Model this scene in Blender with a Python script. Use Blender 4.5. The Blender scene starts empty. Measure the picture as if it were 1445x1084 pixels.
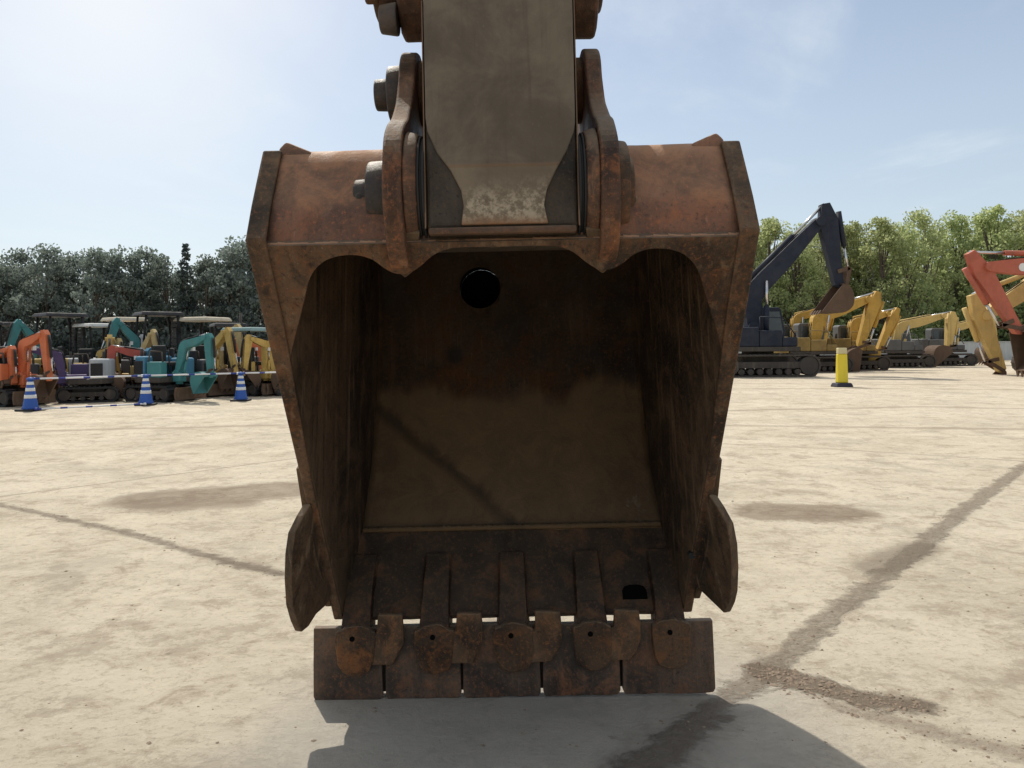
import bpy, bmesh, math, random
from mathutils import Vector, Matrix, Euler, noise as mnoise

random.seed(11)
S = bpy.context.scene
COL = S.collection
R = math.radians
PI = math.pi

# ------------------------------------------------------------------ camera
F = 1080.0                                  # focal length in pixels of a 1445 px wide frame
CAM_H = 1.3
HORIZON = 488.0                             # the lens is shifted down: the camera itself is held level
ROLL = R(0.45)
cam_d = bpy.data.cameras.new('camera')
cam_d.sensor_width = 36
cam_d.lens = 36 * F / 1445
cam_d.clip_end = 3000
cam_d.clip_start = 0.05
cam = bpy.data.objects.new('camera', cam_d)
COL.objects.link(cam)
cam_d.shift_y = -(542 - HORIZON) / 1445
CAMR = Matrix.Rotation(PI / 2, 3, 'X') @ Matrix.Rotation(-ROLL, 3, 'Z')
cam.matrix_world = Matrix.Translation((0, 0, CAM_H)) @ CAMR.to_4x4()
S.camera = cam


def ray(px, py):
    return CAMR @ Vector(((px - 722.5) / F, -(py - HORIZON) / F, -1))


def at(px, py, Y):
    """the point of the photograph's pixel (px, py) at distance Y in front of the camera"""
    d = ray(px, py)
    return Vector((0, 0, CAM_H)) + d * (Y / d.y)


def gp(px, py):
    """ground point under a pixel"""
    d = ray(px, py)
    return Vector((0, 0, CAM_H)) + d * (-CAM_H / d.z)


# ------------------------------------------------------------------ nodes
class NT:
    def __init__(s, tree):
        s.t = tree
        s.n = tree.nodes
        s.l = tree.links

    def new(s, typ, **kw):
        nd = s.n.new(typ)
        for k, v in kw.items():
            setattr(nd, k, v)
        return nd

    def put(s, sock, v):
        if isinstance(v, bpy.types.NodeSocket):
            s.l.new(v, sock)
        elif v is not None:
            sock.default_value = v

    def math(s, op, a, b=None, c=None, clamp=False):
        nd = s.new('ShaderNodeMath', operation=op, use_clamp=clamp)
        s.put(nd.inputs[0], a)
        s.put(nd.inputs[1], b)
        s.put(nd.inputs[2], c)
        return nd.outputs[0]

    def vmath(s, op, a, b=None, scale=None):
        nd = s.new('ShaderNodeVectorMath', operation=op)
        s.put(nd.inputs[0], a)
        s.put(nd.inputs[1], b)
        if scale is not None:
            s.put(nd.inputs[3], scale)
        return nd.outputs[1] if op in ('LENGTH', 'DOT_PRODUCT', 'DISTANCE') else nd.outputs[0]

    def noise(s, vec, scale, detail=6, rough=0.6, dist=0.0, out=0):
        nd = s.new('ShaderNodeTexNoise')
        s.put(nd.inputs['Vector'], vec)
        nd.inputs['Scale'].default_value = scale
        nd.inputs['Detail'].default_value = detail
        nd.inputs['Roughness'].default_value = rough
        nd.inputs['Distortion'].default_value = dist
        return nd.outputs[out]

    def vor(s, vec, scale, feature='F1', out=0, rnd=1.0):
        nd = s.new('ShaderNodeTexVoronoi', feature=feature)
        s.put(nd.inputs['Vector'], vec)
        nd.inputs['Scale'].default_value = scale
        nd.inputs['Randomness'].default_value = rnd
        return nd.outputs[out]

    def ss(s, v, lo, hi, a=0.0, b=1.0):
        nd = s.new('ShaderNodeMapRange', interpolation_type='SMOOTHSTEP')
        s.put(nd.inputs[0], v)
        nd.inputs[1].default_value = lo
        nd.inputs[2].default_value = hi
        nd.inputs[3].default_value = a
        nd.inputs[4].default_value = b
        return nd.outputs[0]

    def mix(s, f, a, b, mode='MIX'):
        nd = s.new('ShaderNodeMix', data_type='RGBA', blend_type=mode)
        s.put(nd.inputs[0], f)
        s.put(nd.inputs[6], c4(a))
        s.put(nd.inputs[7], c4(b))
        return nd.outputs[2]

    def map(s, vec, sc=(1, 1, 1), loc=(0, 0, 0), rot=(0, 0, 0)):
        nd = s.new('ShaderNodeMapping')
        s.put(nd.inputs[0], vec)
        nd.inputs['Scale'].default_value = sc
        nd.inputs['Location'].default_value = loc
        nd.inputs['Rotation'].default_value = rot
        return nd.outputs[0]

    def bump(s, h, strength=0.3, dist=0.01, normal=None):
        nd = s.new('ShaderNodeBump')
        s.put(nd.inputs['Height'], h)
        nd.inputs['Strength'].default_value = strength
        nd.inputs['Distance'].default_value = dist
        s.put(nd.inputs['Normal'], normal)
        return nd.outputs[0]


def c4(c):
    if isinstance(c, (tuple, list)) and len(c) == 3:
        return (c[0], c[1], c[2], 1)
    return c


def newmat(name):
    m = bpy.data.materials.new(name)
    m.use_nodes = True
    nt = NT(m.node_tree)
    b = nt.n['Principled BSDF']
    return m, nt, b


def objco(nt):
    return nt.new('ShaderNodeTexCoord').outputs['Object']


def rust_mat(name, dark, mid, orange, light, amt=0.5, rough=0.8, metal=0.0, interior=False, streak=0.5, dust_or_sun=(0.30, 0.24, 0.17), dust_or_sun_amt=0.5):
    m, nt, b = newmat(name)
    P = objco(nt)
    n1 = nt.noise(P, 2.6, 9, 0.62, 0.6)
    n2 = nt.noise(P, 9.0, 8, 0.68, 0.8)
    n3 = nt.noise(P, 85.0, 6, 0.75)
    n4 = nt.noise(P, 230.0, 4, 0.75)
    st = nt.noise(nt.map(P, (26, 26, 2.2)), 1.0, 6, 0.62, 0.5)
    col = nt.mix(nt.ss(n1, 0.36, 0.64), dark, mid)
    col = nt.mix(nt.math('MULTIPLY', nt.ss(n2, 0.48, 0.70), amt), col, orange)
    # runs of rust and dirt down the steel
    col = nt.mix(nt.math('MULTIPLY', nt.ss(st, 0.50, 0.72), streak), col, dark)
    col = nt.mix(nt.math('MULTIPLY', nt.ss(st, 0.30, 0.46, 1, 0), streak * 0.55), col, light)
    # long scrapes from digging
    sc1 = nt.noise(nt.map(P, (150, 150, 2.6), rot=(0, R(7), 0)), 1.0, 3, 0.6, 0.2)
    sc2 = nt.noise(nt.map(P, (120, 120, 3.4), rot=(0, R(-13), 0)), 1.0, 3, 0.6, 0.2)
    scr = nt.math('MULTIPLY', nt.math('MAXIMUM', nt.ss(sc1, 0.66, 0.72), nt.ss(sc2, 0.67, 0.73)), nt.ss(n1, 0.40, 0.62))
    col = nt.mix(nt.math('MULTIPLY', scr, 0.65), col, light)
    # pitted speckle
    col = nt.mix(nt.ss(n3, 0.53, 0.66, 0, 0.8), col, orange)
    col = nt.mix(nt.ss(n3, 0.34, 0.46, 0.75, 0), col, dark)
    col = nt.mix(nt.ss(n4, 0.60, 0.80, 0, 0.45), col, light)
    geo = nt.new('ShaderNodeNewGeometry')
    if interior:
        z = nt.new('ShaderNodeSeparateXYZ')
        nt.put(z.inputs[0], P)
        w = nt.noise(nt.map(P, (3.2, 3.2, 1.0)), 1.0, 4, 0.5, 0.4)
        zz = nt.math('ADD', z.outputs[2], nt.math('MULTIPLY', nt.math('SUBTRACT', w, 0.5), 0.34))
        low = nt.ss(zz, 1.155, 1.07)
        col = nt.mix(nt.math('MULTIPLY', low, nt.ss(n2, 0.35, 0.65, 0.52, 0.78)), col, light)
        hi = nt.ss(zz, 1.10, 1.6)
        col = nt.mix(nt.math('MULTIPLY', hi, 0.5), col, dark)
        # a dark scrape running down to the right across the back
        dg = nt.math('ADD', z.outputs[2], nt.math('MULTIPLY', z.outputs[0], 0.80))
        dg = nt.math('ADD', dg, nt.math('MULTIPLY', nt.math('SUBTRACT', n2, 0.5), 0.10))
        dgm = nt.ss(nt.math('ABSOLUTE', nt.math('SUBTRACT', dg, 0.58)), 0.055, 0.0)
        dgm = nt.math('MULTIPLY', dgm, nt.ss(z.outputs[0], 0.12, 0.02))
        col = nt.mix(nt.math('MULTIPLY', dgm, 0.65), col, dark)
        # caked mud towards the lower right corner
        sp = nt.vmath('DISTANCE', P, Vector((0.53, 0.24, 0.68)))
        spm = nt.ss(nt.math('ADD', sp, nt.math('MULTIPLY', nt.math('SUBTRACT', n2, 0.5), 0.30)), 0.10, 0.06)
        col = nt.mix(nt.math('MULTIPLY', spm, 0.75), col, (0.20, 0.155, 0.11))
        s2 = nt.vmath('DISTANCE', P, Vector((-0.235, 0.51, 1.265)))
        col = nt.mix(nt.ss(nt.math('ADD', s2, nt.math('MULTIPLY', nt.math('SUBTRACT', n2, 0.5), 0.03)), 0.055, 0.02, 0, 0.8), col, (0.006, 0.005, 0.004))
    # bare, worn edges
    pt = nt.ss(nt.math('ADD', geo.outputs['Pointiness'], nt.math('MULTIPLY', nt.math('SUBTRACT', n2, 0.5), 0.08)), 0.53, 0.60)
    col = nt.mix(nt.math('MULTIPLY', pt, 0.55), col, light)
    # dust settled on faces that look up; on RUST_RED also painted sunlight
    nz = nt.new('ShaderNodeSeparateXYZ')
    nt.put(nz.inputs[0], geo.outputs['Normal'])
    dm = nt.math('MULTIPLY', nt.ss(nt.math('ADD', nz.outputs[2], nt.math('MULTIPLY', nt.math('SUBTRACT', n2, 0.5), 0.7)), 0.25, 0.85), dust_or_sun_amt)
    col = nt.mix(dm, col, dust_or_sun)
    nt.put(b.inputs['Base Color'], col)
    nt.put(b.inputs['Roughness'], nt.ss(n2, 0.3, 0.7, rough - 0.14, min(1, rough + 0.14)))
    b.inputs['Metallic'].default_value = metal
    b.inputs['Specular IOR Level'].default_value = 0.3
    hgt = nt.math('ADD', nt.math('MULTIPLY', n2, 0.7), nt.math('MULTIPLY', n3, 0.35))
    bp = nt.bump(hgt, 0.55, 0.012)
    bp = nt.bump(n4, 0.25, 0.003, bp)
    nt.put(b.inputs['Normal'], bp)
    return m


def paint_mat(name, col, rough=0.45, grime=0.35, metal=0.0):
    m, nt, b = newmat(name)
    P = objco(nt)
    n1 = nt.noise(P, 2.2, 7, 0.65, 0.4)
    n2 = nt.noise(P, 14, 6, 0.7)
    st = nt.noise(nt.map(P, (9, 9, 0.8)), 1.0, 5, 0.6)
    dk = tuple(c * 0.45 + 0.02 for c in col)
    c = nt.mix(nt.ss(n1, 0.35, 0.75, 0, grime), col, dk)
    c = nt.mix(nt.ss(st, 0.52, 0.75, 0, grime), c, (0.16, 0.12, 0.08))
    c = nt.mix(nt.ss(n2, 0.62, 0.74, 0, grime), c, (0.10, 0.055, 0.03))
    nt.put(b.inputs['Base Color'], c)
    nt.put(b.inputs['Roughness'], nt.ss(n1, 0.3, 0.7, rough, min(1, rough + 0.25)))
    b.inputs['Metallic'].default_value = metal
    nt.put(b.inputs['Normal'], nt.bump(n2, 0.12, 0.01))
    return m


MATS = {}
RUST = rust_mat('rusty bucket steel', (0.030, 0.021, 0.015), (0.125, 0.062, 0.036), (0.24, 0.085, 0.032), (0.25, 0.17, 0.11), 0.6)
RUST_IN = rust_mat('inside of the bucket', (0.012, 0.0075, 0.0045), (0.052, 0.026, 0.0115), (0.095, 0.035, 0.010), (0.150, 0.092, 0.044), 0.6, 0.75, interior=True, streak=0.35, dust_or_sun_amt=0.15)
RUST_SIDE = rust_mat('scuffed side steel', (0.014, 0.010, 0.007), (0.085, 0.053, 0.031), (0.13, 0.054, 0.020), (0.24, 0.165, 0.10), 0.45, streak=0.9, dust_or_sun_amt=0.25)
FRAME = rust_mat('dusty frame steel', (0.024, 0.016, 0.011), (0.115, 0.068, 0.040), (0.19, 0.075, 0.030), (0.24, 0.165, 0.10), 0.5, streak=0.75, dust_or_sun_amt=0.3)
DARKRUST = rust_mat('blackened linkage steel', (0.016, 0.011, 0.009), (0.065, 0.034, 0.022), (0.16, 0.055, 0.024), (0.16, 0.10, 0.065), 0.5, 0.7, streak=0.6, dust_or_sun_amt=0.3)
RUST_RED = rust_mat('red brown steel', (0.068, 0.043, 0.034), (0.225, 0.110, 0.068), (0.33, 0.120, 0.058), (0.31, 0.20, 0.14), 0.55, 0.7, streak=0.4, dust_or_sun=(0.46, 0.26, 0.15), dust_or_sun_amt=0.8)  # lighter orange dust also paints in the sunlit strip along the top
RUST_ORANGE = rust_mat('orange rust on the hinge ears', (0.032, 0.019, 0.014), (0.125, 0.062, 0.036), (0.27, 0.095, 0.036), (0.30, 0.19, 0.12), 0.6, 0.7, streak=0.8)
TEETH = rust_mat('worn tooth steel', (0.011, 0.0072, 0.005), (0.046, 0.024, 0.014), (0.14, 0.052, 0.018), (0.15, 0.095, 0.058), 0.7, 0.7, streak=0.35, dust_or_sun_amt=0.12)
CAPM = rust_mat('pitted brown tooth caps', (0.022, 0.014, 0.010), (0.110, 0.064, 0.036), (0.25, 0.098, 0.034), (0.25, 0.16, 0.095), 0.7, 0.8, streak=0.15, dust_or_sun_amt=0.3)
BLADE = rust_mat('blade steel', (0.026, 0.020, 0.016), (0.110, 0.070, 0.048), (0.22, 0.088, 0.037), (0.21, 0.15, 0.105), 0.75, 0.62, streak=0.5, dust_or_sun_amt=0.3)
ARM_M = rust_mat('faded paint of the arm', (0.085, 0.068, 0.050), (0.155, 0.123, 0.086), (0.18, 0.118, 0.068), (0.22, 0.18, 0.135), 0.4, 0.6, streak=0.35, dust_or_sun_amt=0.2)
DARKBROWN = rust_mat('dark brown steel', (0.015, 0.0115, 0.009), (0.060, 0.046, 0.033), (0.080, 0.048, 0.027), (0.10, 0.08, 0.06), 0.3, 0.6, streak=0.3, dust_or_sun_amt=0.1)  # dark brown tone of the arm body and the backing bar
PIN_M = rust_mat('dark pin steel', (0.020, 0.020, 0.021), (0.055, 0.045, 0.040), (0.12, 0.055, 0.03), (0.15, 0.13, 0.12), 0.4, 0.55, streak=0.2)


def arm_plate_mat():
    m, nt, b = newmat('worn end plate of the arm')
    P = objco(nt)
    n1 = nt.noise(P, 5, 8, 0.65, 0.4)
    n2 = nt.noise(P, 46, 8, 0.75)
    n3 = nt.noise(P, 150, 4, 0.7)
    st = nt.noise(nt.map(P, (34, 34, 2.0)), 1.0, 6, 0.65, 0.4)
    sep = nt.new('ShaderNodeSeparateXYZ')
    nt.put(sep.inputs[0], P)
    c = nt.mix(nt.ss(n1, 0.32, 0.68), (0.092, 0.072, 0.052), (0.172, 0.138, 0.098))
    c = nt.mix(nt.ss(st, 0.5, 0.75, 0, 0.5), c, (0.075, 0.055, 0.040))
    c = nt.mix(nt.ss(n3, 0.62, 0.78, 0, 0.5), c, (0.25, 0.21, 0.165))
    # paint chipped down to pale primer and rust near the end of the plate
    zz = nt.math('ADD', sep.outputs[2], nt.math('MULTIPLY', nt.math('SUBTRACT', n1, 0.5), 0.10))
    pale = nt.math('MULTIPLY', nt.ss(zz, 1.735, 1.655), nt.ss(n2, 0.42, 0.60))
    c = nt.mix(nt.math('MULTIPLY', pale, 0.9), c, (0.42, 0.36, 0.27))
    rs = nt.math('MULTIPLY', nt.ss(zz, 1.645, 1.600), nt.ss(n2, 0.30, 0.55, 0.45, 1.0))
    c = nt.mix(rs, c, (0.22, 0.090, 0.036))
    lo = nt.ss(sep.outputs[2], 1.765, 1.758)
    c = nt.mix(nt.math('MULTIPLY', lo, 0.22), c, (0.26, 0.19, 0.12))
    wl = nt.ss(nt.math('ABSOLUTE', nt.math('SUBTRACT', sep.outputs[2], 1.765)), 0.008, 0.0)
    c = nt.mix(nt.math('MULTIPLY', wl, 0.45), c, (0.20, 0.11, 0.06))
    nt.put(b.inputs['Base Color'], c)
    b.inputs['Roughness'].default_value = 0.62
    b.inputs['Specular IOR Level'].default_value = 0.3
    h = nt.math('ADD', n1, nt.math('MULTIPLY', n2, 0.3))
    h = nt.math('ADD', h, nt.math('MULTIPLY', wl, 0.5))
    nt.put(b.inputs['Normal'], nt.bump(h, 0.45, 0.008))
    return m




ARM_PLATE = arm_plate_mat()


def flat_mat(name, col, rough=0.6, metal=0.0, var=0.25):
    m, nt, b = newmat(name)
    n1 = nt.noise(objco(nt), 7, 6, 0.65)
    c = nt.mix(nt.ss(n1, 0.3, 0.7, 0, 1), col, tuple(x * (1 - var) for x in col))
    nt.put(b.inputs['Base Color'], c)
    b.inputs['Roughness'].default_value = rough
    b.inputs['Metallic'].default_value = metal
    return m


HOLLOW = flat_mat('deep hollow', (0.004, 0.004, 0.0045), 1.0)
HOLLOW.node_tree.nodes['Principled BSDF'].inputs['Specular IOR Level'].default_value = 0.05
BLACK = flat_mat('black rubber', (0.016, 0.016, 0.017), 0.75)
DARKSTEEL = paint_mat('dark track steel', (0.060, 0.050, 0.042), 0.7, 0.6)
CHROME = flat_mat('polished rod', (0.62, 0.62, 0.62), 0.25, 0.9, 0.1)
GLASS = flat_mat('dark cab glass', (0.06, 0.075, 0.085), 0.08, 0.0, 0.2)
MUD = paint_mat('muddy bucket steel', (0.120, 0.072, 0.045), 0.8, 0.5)
WHITE = paint_mat('white plastic', (0.74, 0.74, 0.72), 0.5, 0.15)
GREYP = paint_mat('grey paint', (0.42, 0.43, 0.44), 0.5, 0.25)


def paint(key, col, grime=0.35):
    if key not in MATS:
        MATS[key] = paint_mat(key + ' paint', col, 0.55, grime)
    return MATS[key]


# ------------------------------------------------------------------ mesh building
class MB:
    def __init__(s):
        s.b = bmesh.new()

    def face(s, vs):
        try:
            return s.b.faces.new(vs)
        except ValueError:
            return None

    def prism(s, pts, off):
        """pts: list of Vectors of a planar polygon, off: extrusion Vector"""
        a = [s.b.verts.new(p) for p in pts]
        c = [s.b.verts.new(Vector(p) + off) for p in pts]
        n = len(pts)
        s.face(a[::-1])
        s.face(c)
        for i in range(n):
            s.face((a[i], a[(i + 1) % n], c[(i + 1) % n], c[i]))
        return s

    def box(s, x0, x1, y0, y1, z0, z1, M=None, taper=None):
        pts = [Vector((x0, y0, z0)), Vector((x1, y0, z0)), Vector((x1, y1, z0)), Vector((x0, y1, z0))]
        top = [Vector((x0, y0, z1)), Vector((x1, y0, z1)), Vector((x1, y1, z1)), Vector((x0, y1, z1))]
        if taper:
            cx, cy = (x0 + x1) / 2, (y0 + y1) / 2
            top = [Vector((cx + (p.x - cx) * taper[0], cy + (p.y - cy) * taper[1], p.z)) for p in top]
        if M:
            pts = [M @ p for p in pts]
            top = [M @ p for p in top]
        a = [s.b.verts.new(p) for p in pts]
        c = [s.b.verts.new(p) for p in top]
        s.face(a[::-1])
        s.face(c)
        for i in range(4):
            s.face((a[i], a[(i + 1) % 4], c[(i + 1) % 4], c[i]))
        return s

    def tube(s, p, q, r0, r1=None, n=12, caps=True):
        p, q = Vector(p), Vector(q)
        r1 = r0 if r1 is None else r1
        d = (q - p).normalized()
        u = d.orthogonal().normalized()
        v = d.cross(u)
        A, B = [], []
        for i in range(n):
            a = 2 * PI * i / n
            w = u * math.cos(a) + v * math.sin(a)
            A.append(s.b.verts.new(p + w * r0))
            B.append(s.b.verts.new(q + w * r1))
        for i in range(n):
            f = s.face((A[i], A[(i + 1) % n], B[(i + 1) % n], B[i]))
            if f:
                f.smooth = True
        if caps:
            s.face(A[::-1])
            s.face(B)
        return s

    def path(s, pts, r, n=8):
        for a, b in zip(pts[:-1], pts[1:]):
            s.tube(a, b, r, r, n)
        return s

    def lathe(s, prof, n=20, M=None):
        rings = []
        for r, z in prof:
            ring = []
            for i in range(n):
                a = 2 * PI * i / n
                p = Vector((r * math.cos(a), r * math.sin(a), z))
                ring.append(s.b.verts.new(M @ p if M else p))
            rings.append(ring)
        for A, B in zip(rings[:-1], rings[1:]):
            for i in range(n):
                f = s.face((A[i], A[(i + 1) % n], B[(i + 1) % n], B[i]))
                if f:
                    f.smooth = True
        s.face(rings[0][::-1])
        s.face(rings[-1])
        return s

    def build(s, name, mat, parent=None, bevel=0.0, seg=2, mats=None):
        bmesh.ops.recalc_face_normals(s.b, faces=s.b.faces)
        me = bpy.data.meshes.new(name)
        s.b.to_mesh(me)
        s.b.free()
        for mm in (mats or [mat]):
            me.materials.append(mm)
        o = bpy.data.objects.new(name, me)
        COL.objects.link(o)
        if parent:
            o.parent = parent
        if bevel:
            md = o.modifiers.new('bevel', 'BEVEL')
            md.width = bevel
            md.segments = seg
            md.limit_method = 'ANGLE'
            md.angle_limit = R(35)
        return o


def thing(name, label, cat, loc=(0, 0, 0), rotz=0.0, group=None):
    o = bpy.data.objects.new(name, None)
    o.empty_display_size = 0.3
    COL.objects.link(o)
    o.location = loc
    o.rotation_euler = (0, 0, rotz)
    return tag(o, label, cat, group)


def tag(o, label, cat, group=None):
    o['label'] = label
    o['category'] = cat
    if group:
        o['group'] = group
    return o


def structure(o):
    o['kind'] = 'structure'
    return o


def smooth(pts, n=6, closed=False):
    """Catmull-Rom through 2D points"""
    out = []
    L = len(pts)
    for i in range(L - (0 if closed else 1)):
        p0 = pts[(i - 1) % L] if (closed or i > 0) else pts[i]
        p1 = pts[i]
        p2 = pts[(i + 1) % L]
        p3 = pts[(i + 2) % L] if (closed or i + 2 < L) else p2
        for k in range(n):
            t = k / n
            out.append(tuple(0.5 * ((2 * b) + (-a + c) * t + (2 * a - 5 * b + 4 * c - d) * t * t + (-a + 3 * b - 3 * c + d) * t ** 3)
                             for a, b, c, d in zip(p0, p1, p2, p3)))
    if not closed:
        out.append(tuple(pts[-1]))
    return out


def roughen(o, amp, scale, seed=0.0, sub=0):
    """small dents and waviness of hammered steel"""
    me = o.data
    if sub:
        bm = bmesh.new()
        bm.from_mesh(me)
        bmesh.ops.subdivide_edges(bm, edges=bm.edges[:], cuts=sub, use_grid_fill=True)
        bm.to_mesh(me)
        bm.free()
    for v in me.vertices:
        q = v.co * scale + Vector((seed, seed * 1.7, seed * 0.3))
        v.co += Vector((mnoise.noise(q), mnoise.noise(q + Vector((31, 7, 3))), mnoise.noise(q + Vector((5, 77, 19))))) * amp


# ================================================================== THE BUCKET
ROOT = Vector((0.0, 2.82, 0.0))
EX = thing('excavator', 'rusty brown excavator bucket hanging mouth-forward from its arm in the foreground', 'excavator', ROOT)
EX.rotation_euler = (0, R(-0.78), 0)


def L(x, y, z):
    return Vector((x, y - ROOT.y, z))


A_ = (2.86, 0.30)          # lip
B_ = (2.00, 1.57)          # front of the hinge box
C_ = (2.16, 1.865)         # its top edge
md = Vector((A_[0] - B_[0], A_[1] - B_[1])).normalized()      # along the mouth, downwards
mn = Vector((-md.y, md.x))                                     # behind the mouth plane
if mn.x < 0:
    mn = -mn


def dist_mouth(y, z):
    return (y - A_[0]) * mn.x + (z - A_[1]) * mn.y


def inner_x(y, z):
    return 0.632 - 0.070 * max(0.0, dist_mouth(y, z))


# wrap: floor, back and top of the bucket, as one bent plate
prof = smooth([(3.10, 0.55), (3.235, 0.78), (3.315, 1.05), (3.345, 1.32), (3.32, 1.58), (3.21, 1.77), (3.02, 1.87), (2.75, 1.895), (2.45, 1.872), (2.235, 1.828)], 5)
front = smooth([(2.26, 1.877), (2.196, 1.870), (2.142, 1.843), (2.090, 1.764), (2.035, 1.665), (2.015, 1.565)], 4)
nback = len(prof)
prof = prof + front


def offset(poly, d):
    out = []
    for i, p in enumerate(poly):
        a = Vector(poly[max(0, i - 1)])
        b = Vector(poly[min(len(poly) - 1, i + 1)])
        t = (b - a).normalized()
        n = Vector((t.y, -t.x))
        out.append((p[0] + n.x * d, p[1] + n.y * d))
    return out


def wrap_mesh(curve_in, curve_out, nx, xw):
    bm = bmesh.new()
    rows = []
    for crv in (curve_in, curve_out):
        grid = []
        for (y, z) in crv:
            w = xw(y, z)
            grid.append([bm.verts.new(L(-w + 2 * w * i / nx, y, z)) for i in range(nx + 1)])
        rows.append(grid)
    gi, go = rows
    n = len(curve_in)
    for j in range(n - 1):
        for i in range(nx):
            bm.faces.new((gi[j][i], gi[j][i + 1], gi[j + 1][i + 1], gi[j + 1][i])).smooth = True
            bm.faces.new((go[j][i + 1], go[j][i], go[j + 1][i], go[j + 1][i + 1])).smooth = True
        bm.faces.new((gi[j][0], gi[j + 1][0], go[j + 1][0], go[j][0]))
        bm.faces.new((gi[j + 1][nx], gi[j][nx], go[j][nx], go[j + 1][nx]))
    for i in range(nx):
        bm.faces.new((gi[0][i + 1], gi[0][i], go[0][i], go[0][i + 1]))
        bm.faces.new((gi[n - 1][i], gi[n - 1][i + 1], go[n - 1][i + 1], go[n - 1][i]))
    bmesh.ops.recalc_face_normals(bm, faces=bm.faces)
    return bm


# which way is "out": floor normal must point away from the mouth
o_try = offset(prof[:nback], 0.028)
if dist_mouth(*o_try[10]) < dist_mouth(*prof[10]):
    o_try = offset(prof[:nback], -0.028)
bucket_m = MB()
bucket_m.b.free()
bucket_m.b = wrap_mesh(prof[:nback], o_try[:nback], 40, lambda y, z: inner_x(y, z) + 0.004)
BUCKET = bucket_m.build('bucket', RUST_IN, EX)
roughen(BUCKET, 0.008, 3.5, 2.0)
# round opening high in the back wall, closed behind by the hinge box
hole_c = L(-0.117, 3.33, 1.555)
cut = MB().tube(hole_c + Vector((0, -0.15, 0)), hole_c + Vector((0, 0.15, 0)), 0.089, 0.089, 40).build('cutter', RUST_IN)
cut.parent = EX
bo = BUCKET.modifiers.new('hole', 'BOOLEAN')
bo.operation = 'DIFFERENCE'
bo.object = cut
bo.solver = 'EXACT'
dg = bpy.context.evaluated_depsgraph_get()
me2 = bpy.data.meshes.new_from_object(BUCKET.evaluated_get(dg))
BUCKET.modifiers.clear()
BUCKET.data = me2
bpy.data.objects.remove(cut)
cup = MB()
cup.tube(hole_c + Vector((0, 0.02, 0)), hole_c + Vector((0, 0.20, 0)), 0.097, 0.097, 32, caps=False)
cup.tube(hole_c + Vector((0, 0.198, 0)), hole_c + Vector((0, 0.203, 0)), 0.0965, 0.0965, 32)
cup.build('drain_pocket', HOLLOW, BUCKET)

# hinge box: the rounded front of the top plate, between the ends
hb = MB()
hb.b.free()
fi = [(y + 0.004, z - 0.002) for (y, z) in front]
fo = [(y + 0.03, z - 0.045 * (1 - i / len(front)) + 0.012 * i / len(front)) for i, (y, z) in enumerate(front)]
hb.b = wrap_mesh(front, fo, 36, lambda y, z: 0.630)
HB = hb.build('hinge_box', RUST_RED, BUCKET)
roughen(HB, 0.005, 5, 4.0)
# weld bead along its lower edge
wb = MB()
for i in range(64):
    x0 = -0.63 + 1.26 * i / 64
    x1 = -0.63 + 1.26 * (i + 1) / 64
    j = random.uniform(-0.0015, 0.0015)
    wb.tube(L(x0, 2.008 + j, 1.573 + j), L(x1 + 0.002, 2.008 - j, 1.573), 0.010 + j, 0.0095, 8, caps=False)
wb.build('weld_bead', RUST_RED, BUCKET)

# side plates
outl = smooth([(3.06, 0.43), (3.27, 0.72), (3.36, 1.03), (3.395, 1.32), (3.365, 1.61), (3.25, 1.825), (3.03, 1.93), (2.75, 1.96), (2.45, 1.92)], 5)
side_o = [A_] + [(2.93, 0.315)] + outl + [(2.25, 1.878), (2.15, 1.857), (1.982, 1.588)]
for sx in (-1, 1):
    b = MB()
    pi_, po_ = [], []
    for (y, z) in side_o:
        w = inner_x(y, z)
        pi_.append(L(sx * w, y, z))
        po_.append(L(sx * (w + 0.030), y, z))
    va = [b.b.verts.new(p) for p in pi_]
    vb = [b.b.verts.new(p) for p in po_]
    n = len(va)
    b.face(va)
    b.face(vb[::-1])
    for i in range(n):
        b.face((va[i], va[(i + 1) % n], vb[(i + 1) % n], vb[i]))
    sp = b.build('side_plate', RUST_SIDE, BUCKET, 0.005)
    # thick leading bar welded on the front edge
    b = MB()
    e0, e1 = Vector(B_), Vector(A_)
    up = [Vector((2.150, 1.855)), Vector((2.097, 1.77)), Vector((2.042, 1.68)), Vector((1.990, 1.590))]
    fr = up + [e0.lerp(e1, t) for t in (0.15, 0.35, 0.55, 0.75, 0.9, 1.0)]
    w0 = 0.030
    ring = []
    for i, p in enumerate(fr):
        t0 = fr[max(0, i - 1)]
        t1 = fr[min(len(fr) - 1, i + 1)]
        t = (t1 - t0).normalized()
        nn = Vector((-t.y, t.x))
        if nn.x > 0:
            nn = -nn
        th = 0.050 if i < 5 else max(0.030, 0.050 - 0.010 * (i - 4))
        f_ = p + nn * 0.014
        g_ = p - nn * 0.05
        xi = 0.662 - th
        xo = 0.667
        ring.append([b.b.verts.new(L(sx * x, q.x, q.y)) for x, q in ((xi, f_), (xo, f_), (xo, g_), (xi + 0.016, g_))])
    for r0, r1 in zip(ring[:-1], ring[1:]):
        for k in range(4):
            b.face((r0[k], r0[(k + 1) % 4], r1[(k + 1) % 4], r1[k]))
    b.face(ring[0])
    b.face(ring[-1][::-1])
    eb = b.build('edge_bar', FRAME, BUCKET, 0.007, 3)
    # small weld lug on the top corner
    b = MB()
    xs = sorted((sx * 0.575, sx * 0.628))
    b.prism([L(sx * 0.627, 2.15, 1.835), L(sx * 0.627, 2.15, 1.868), L(sx * 0.606, 2.15, 1.888), L(sx * 0.535, 2.15, 1.858), L(sx * 0.530, 2.15, 1.83)], Vector((0, 0.10, 0)))
    b.build('corner_lug', RUST_RED, BUCKET, 0.008, 2)


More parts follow.
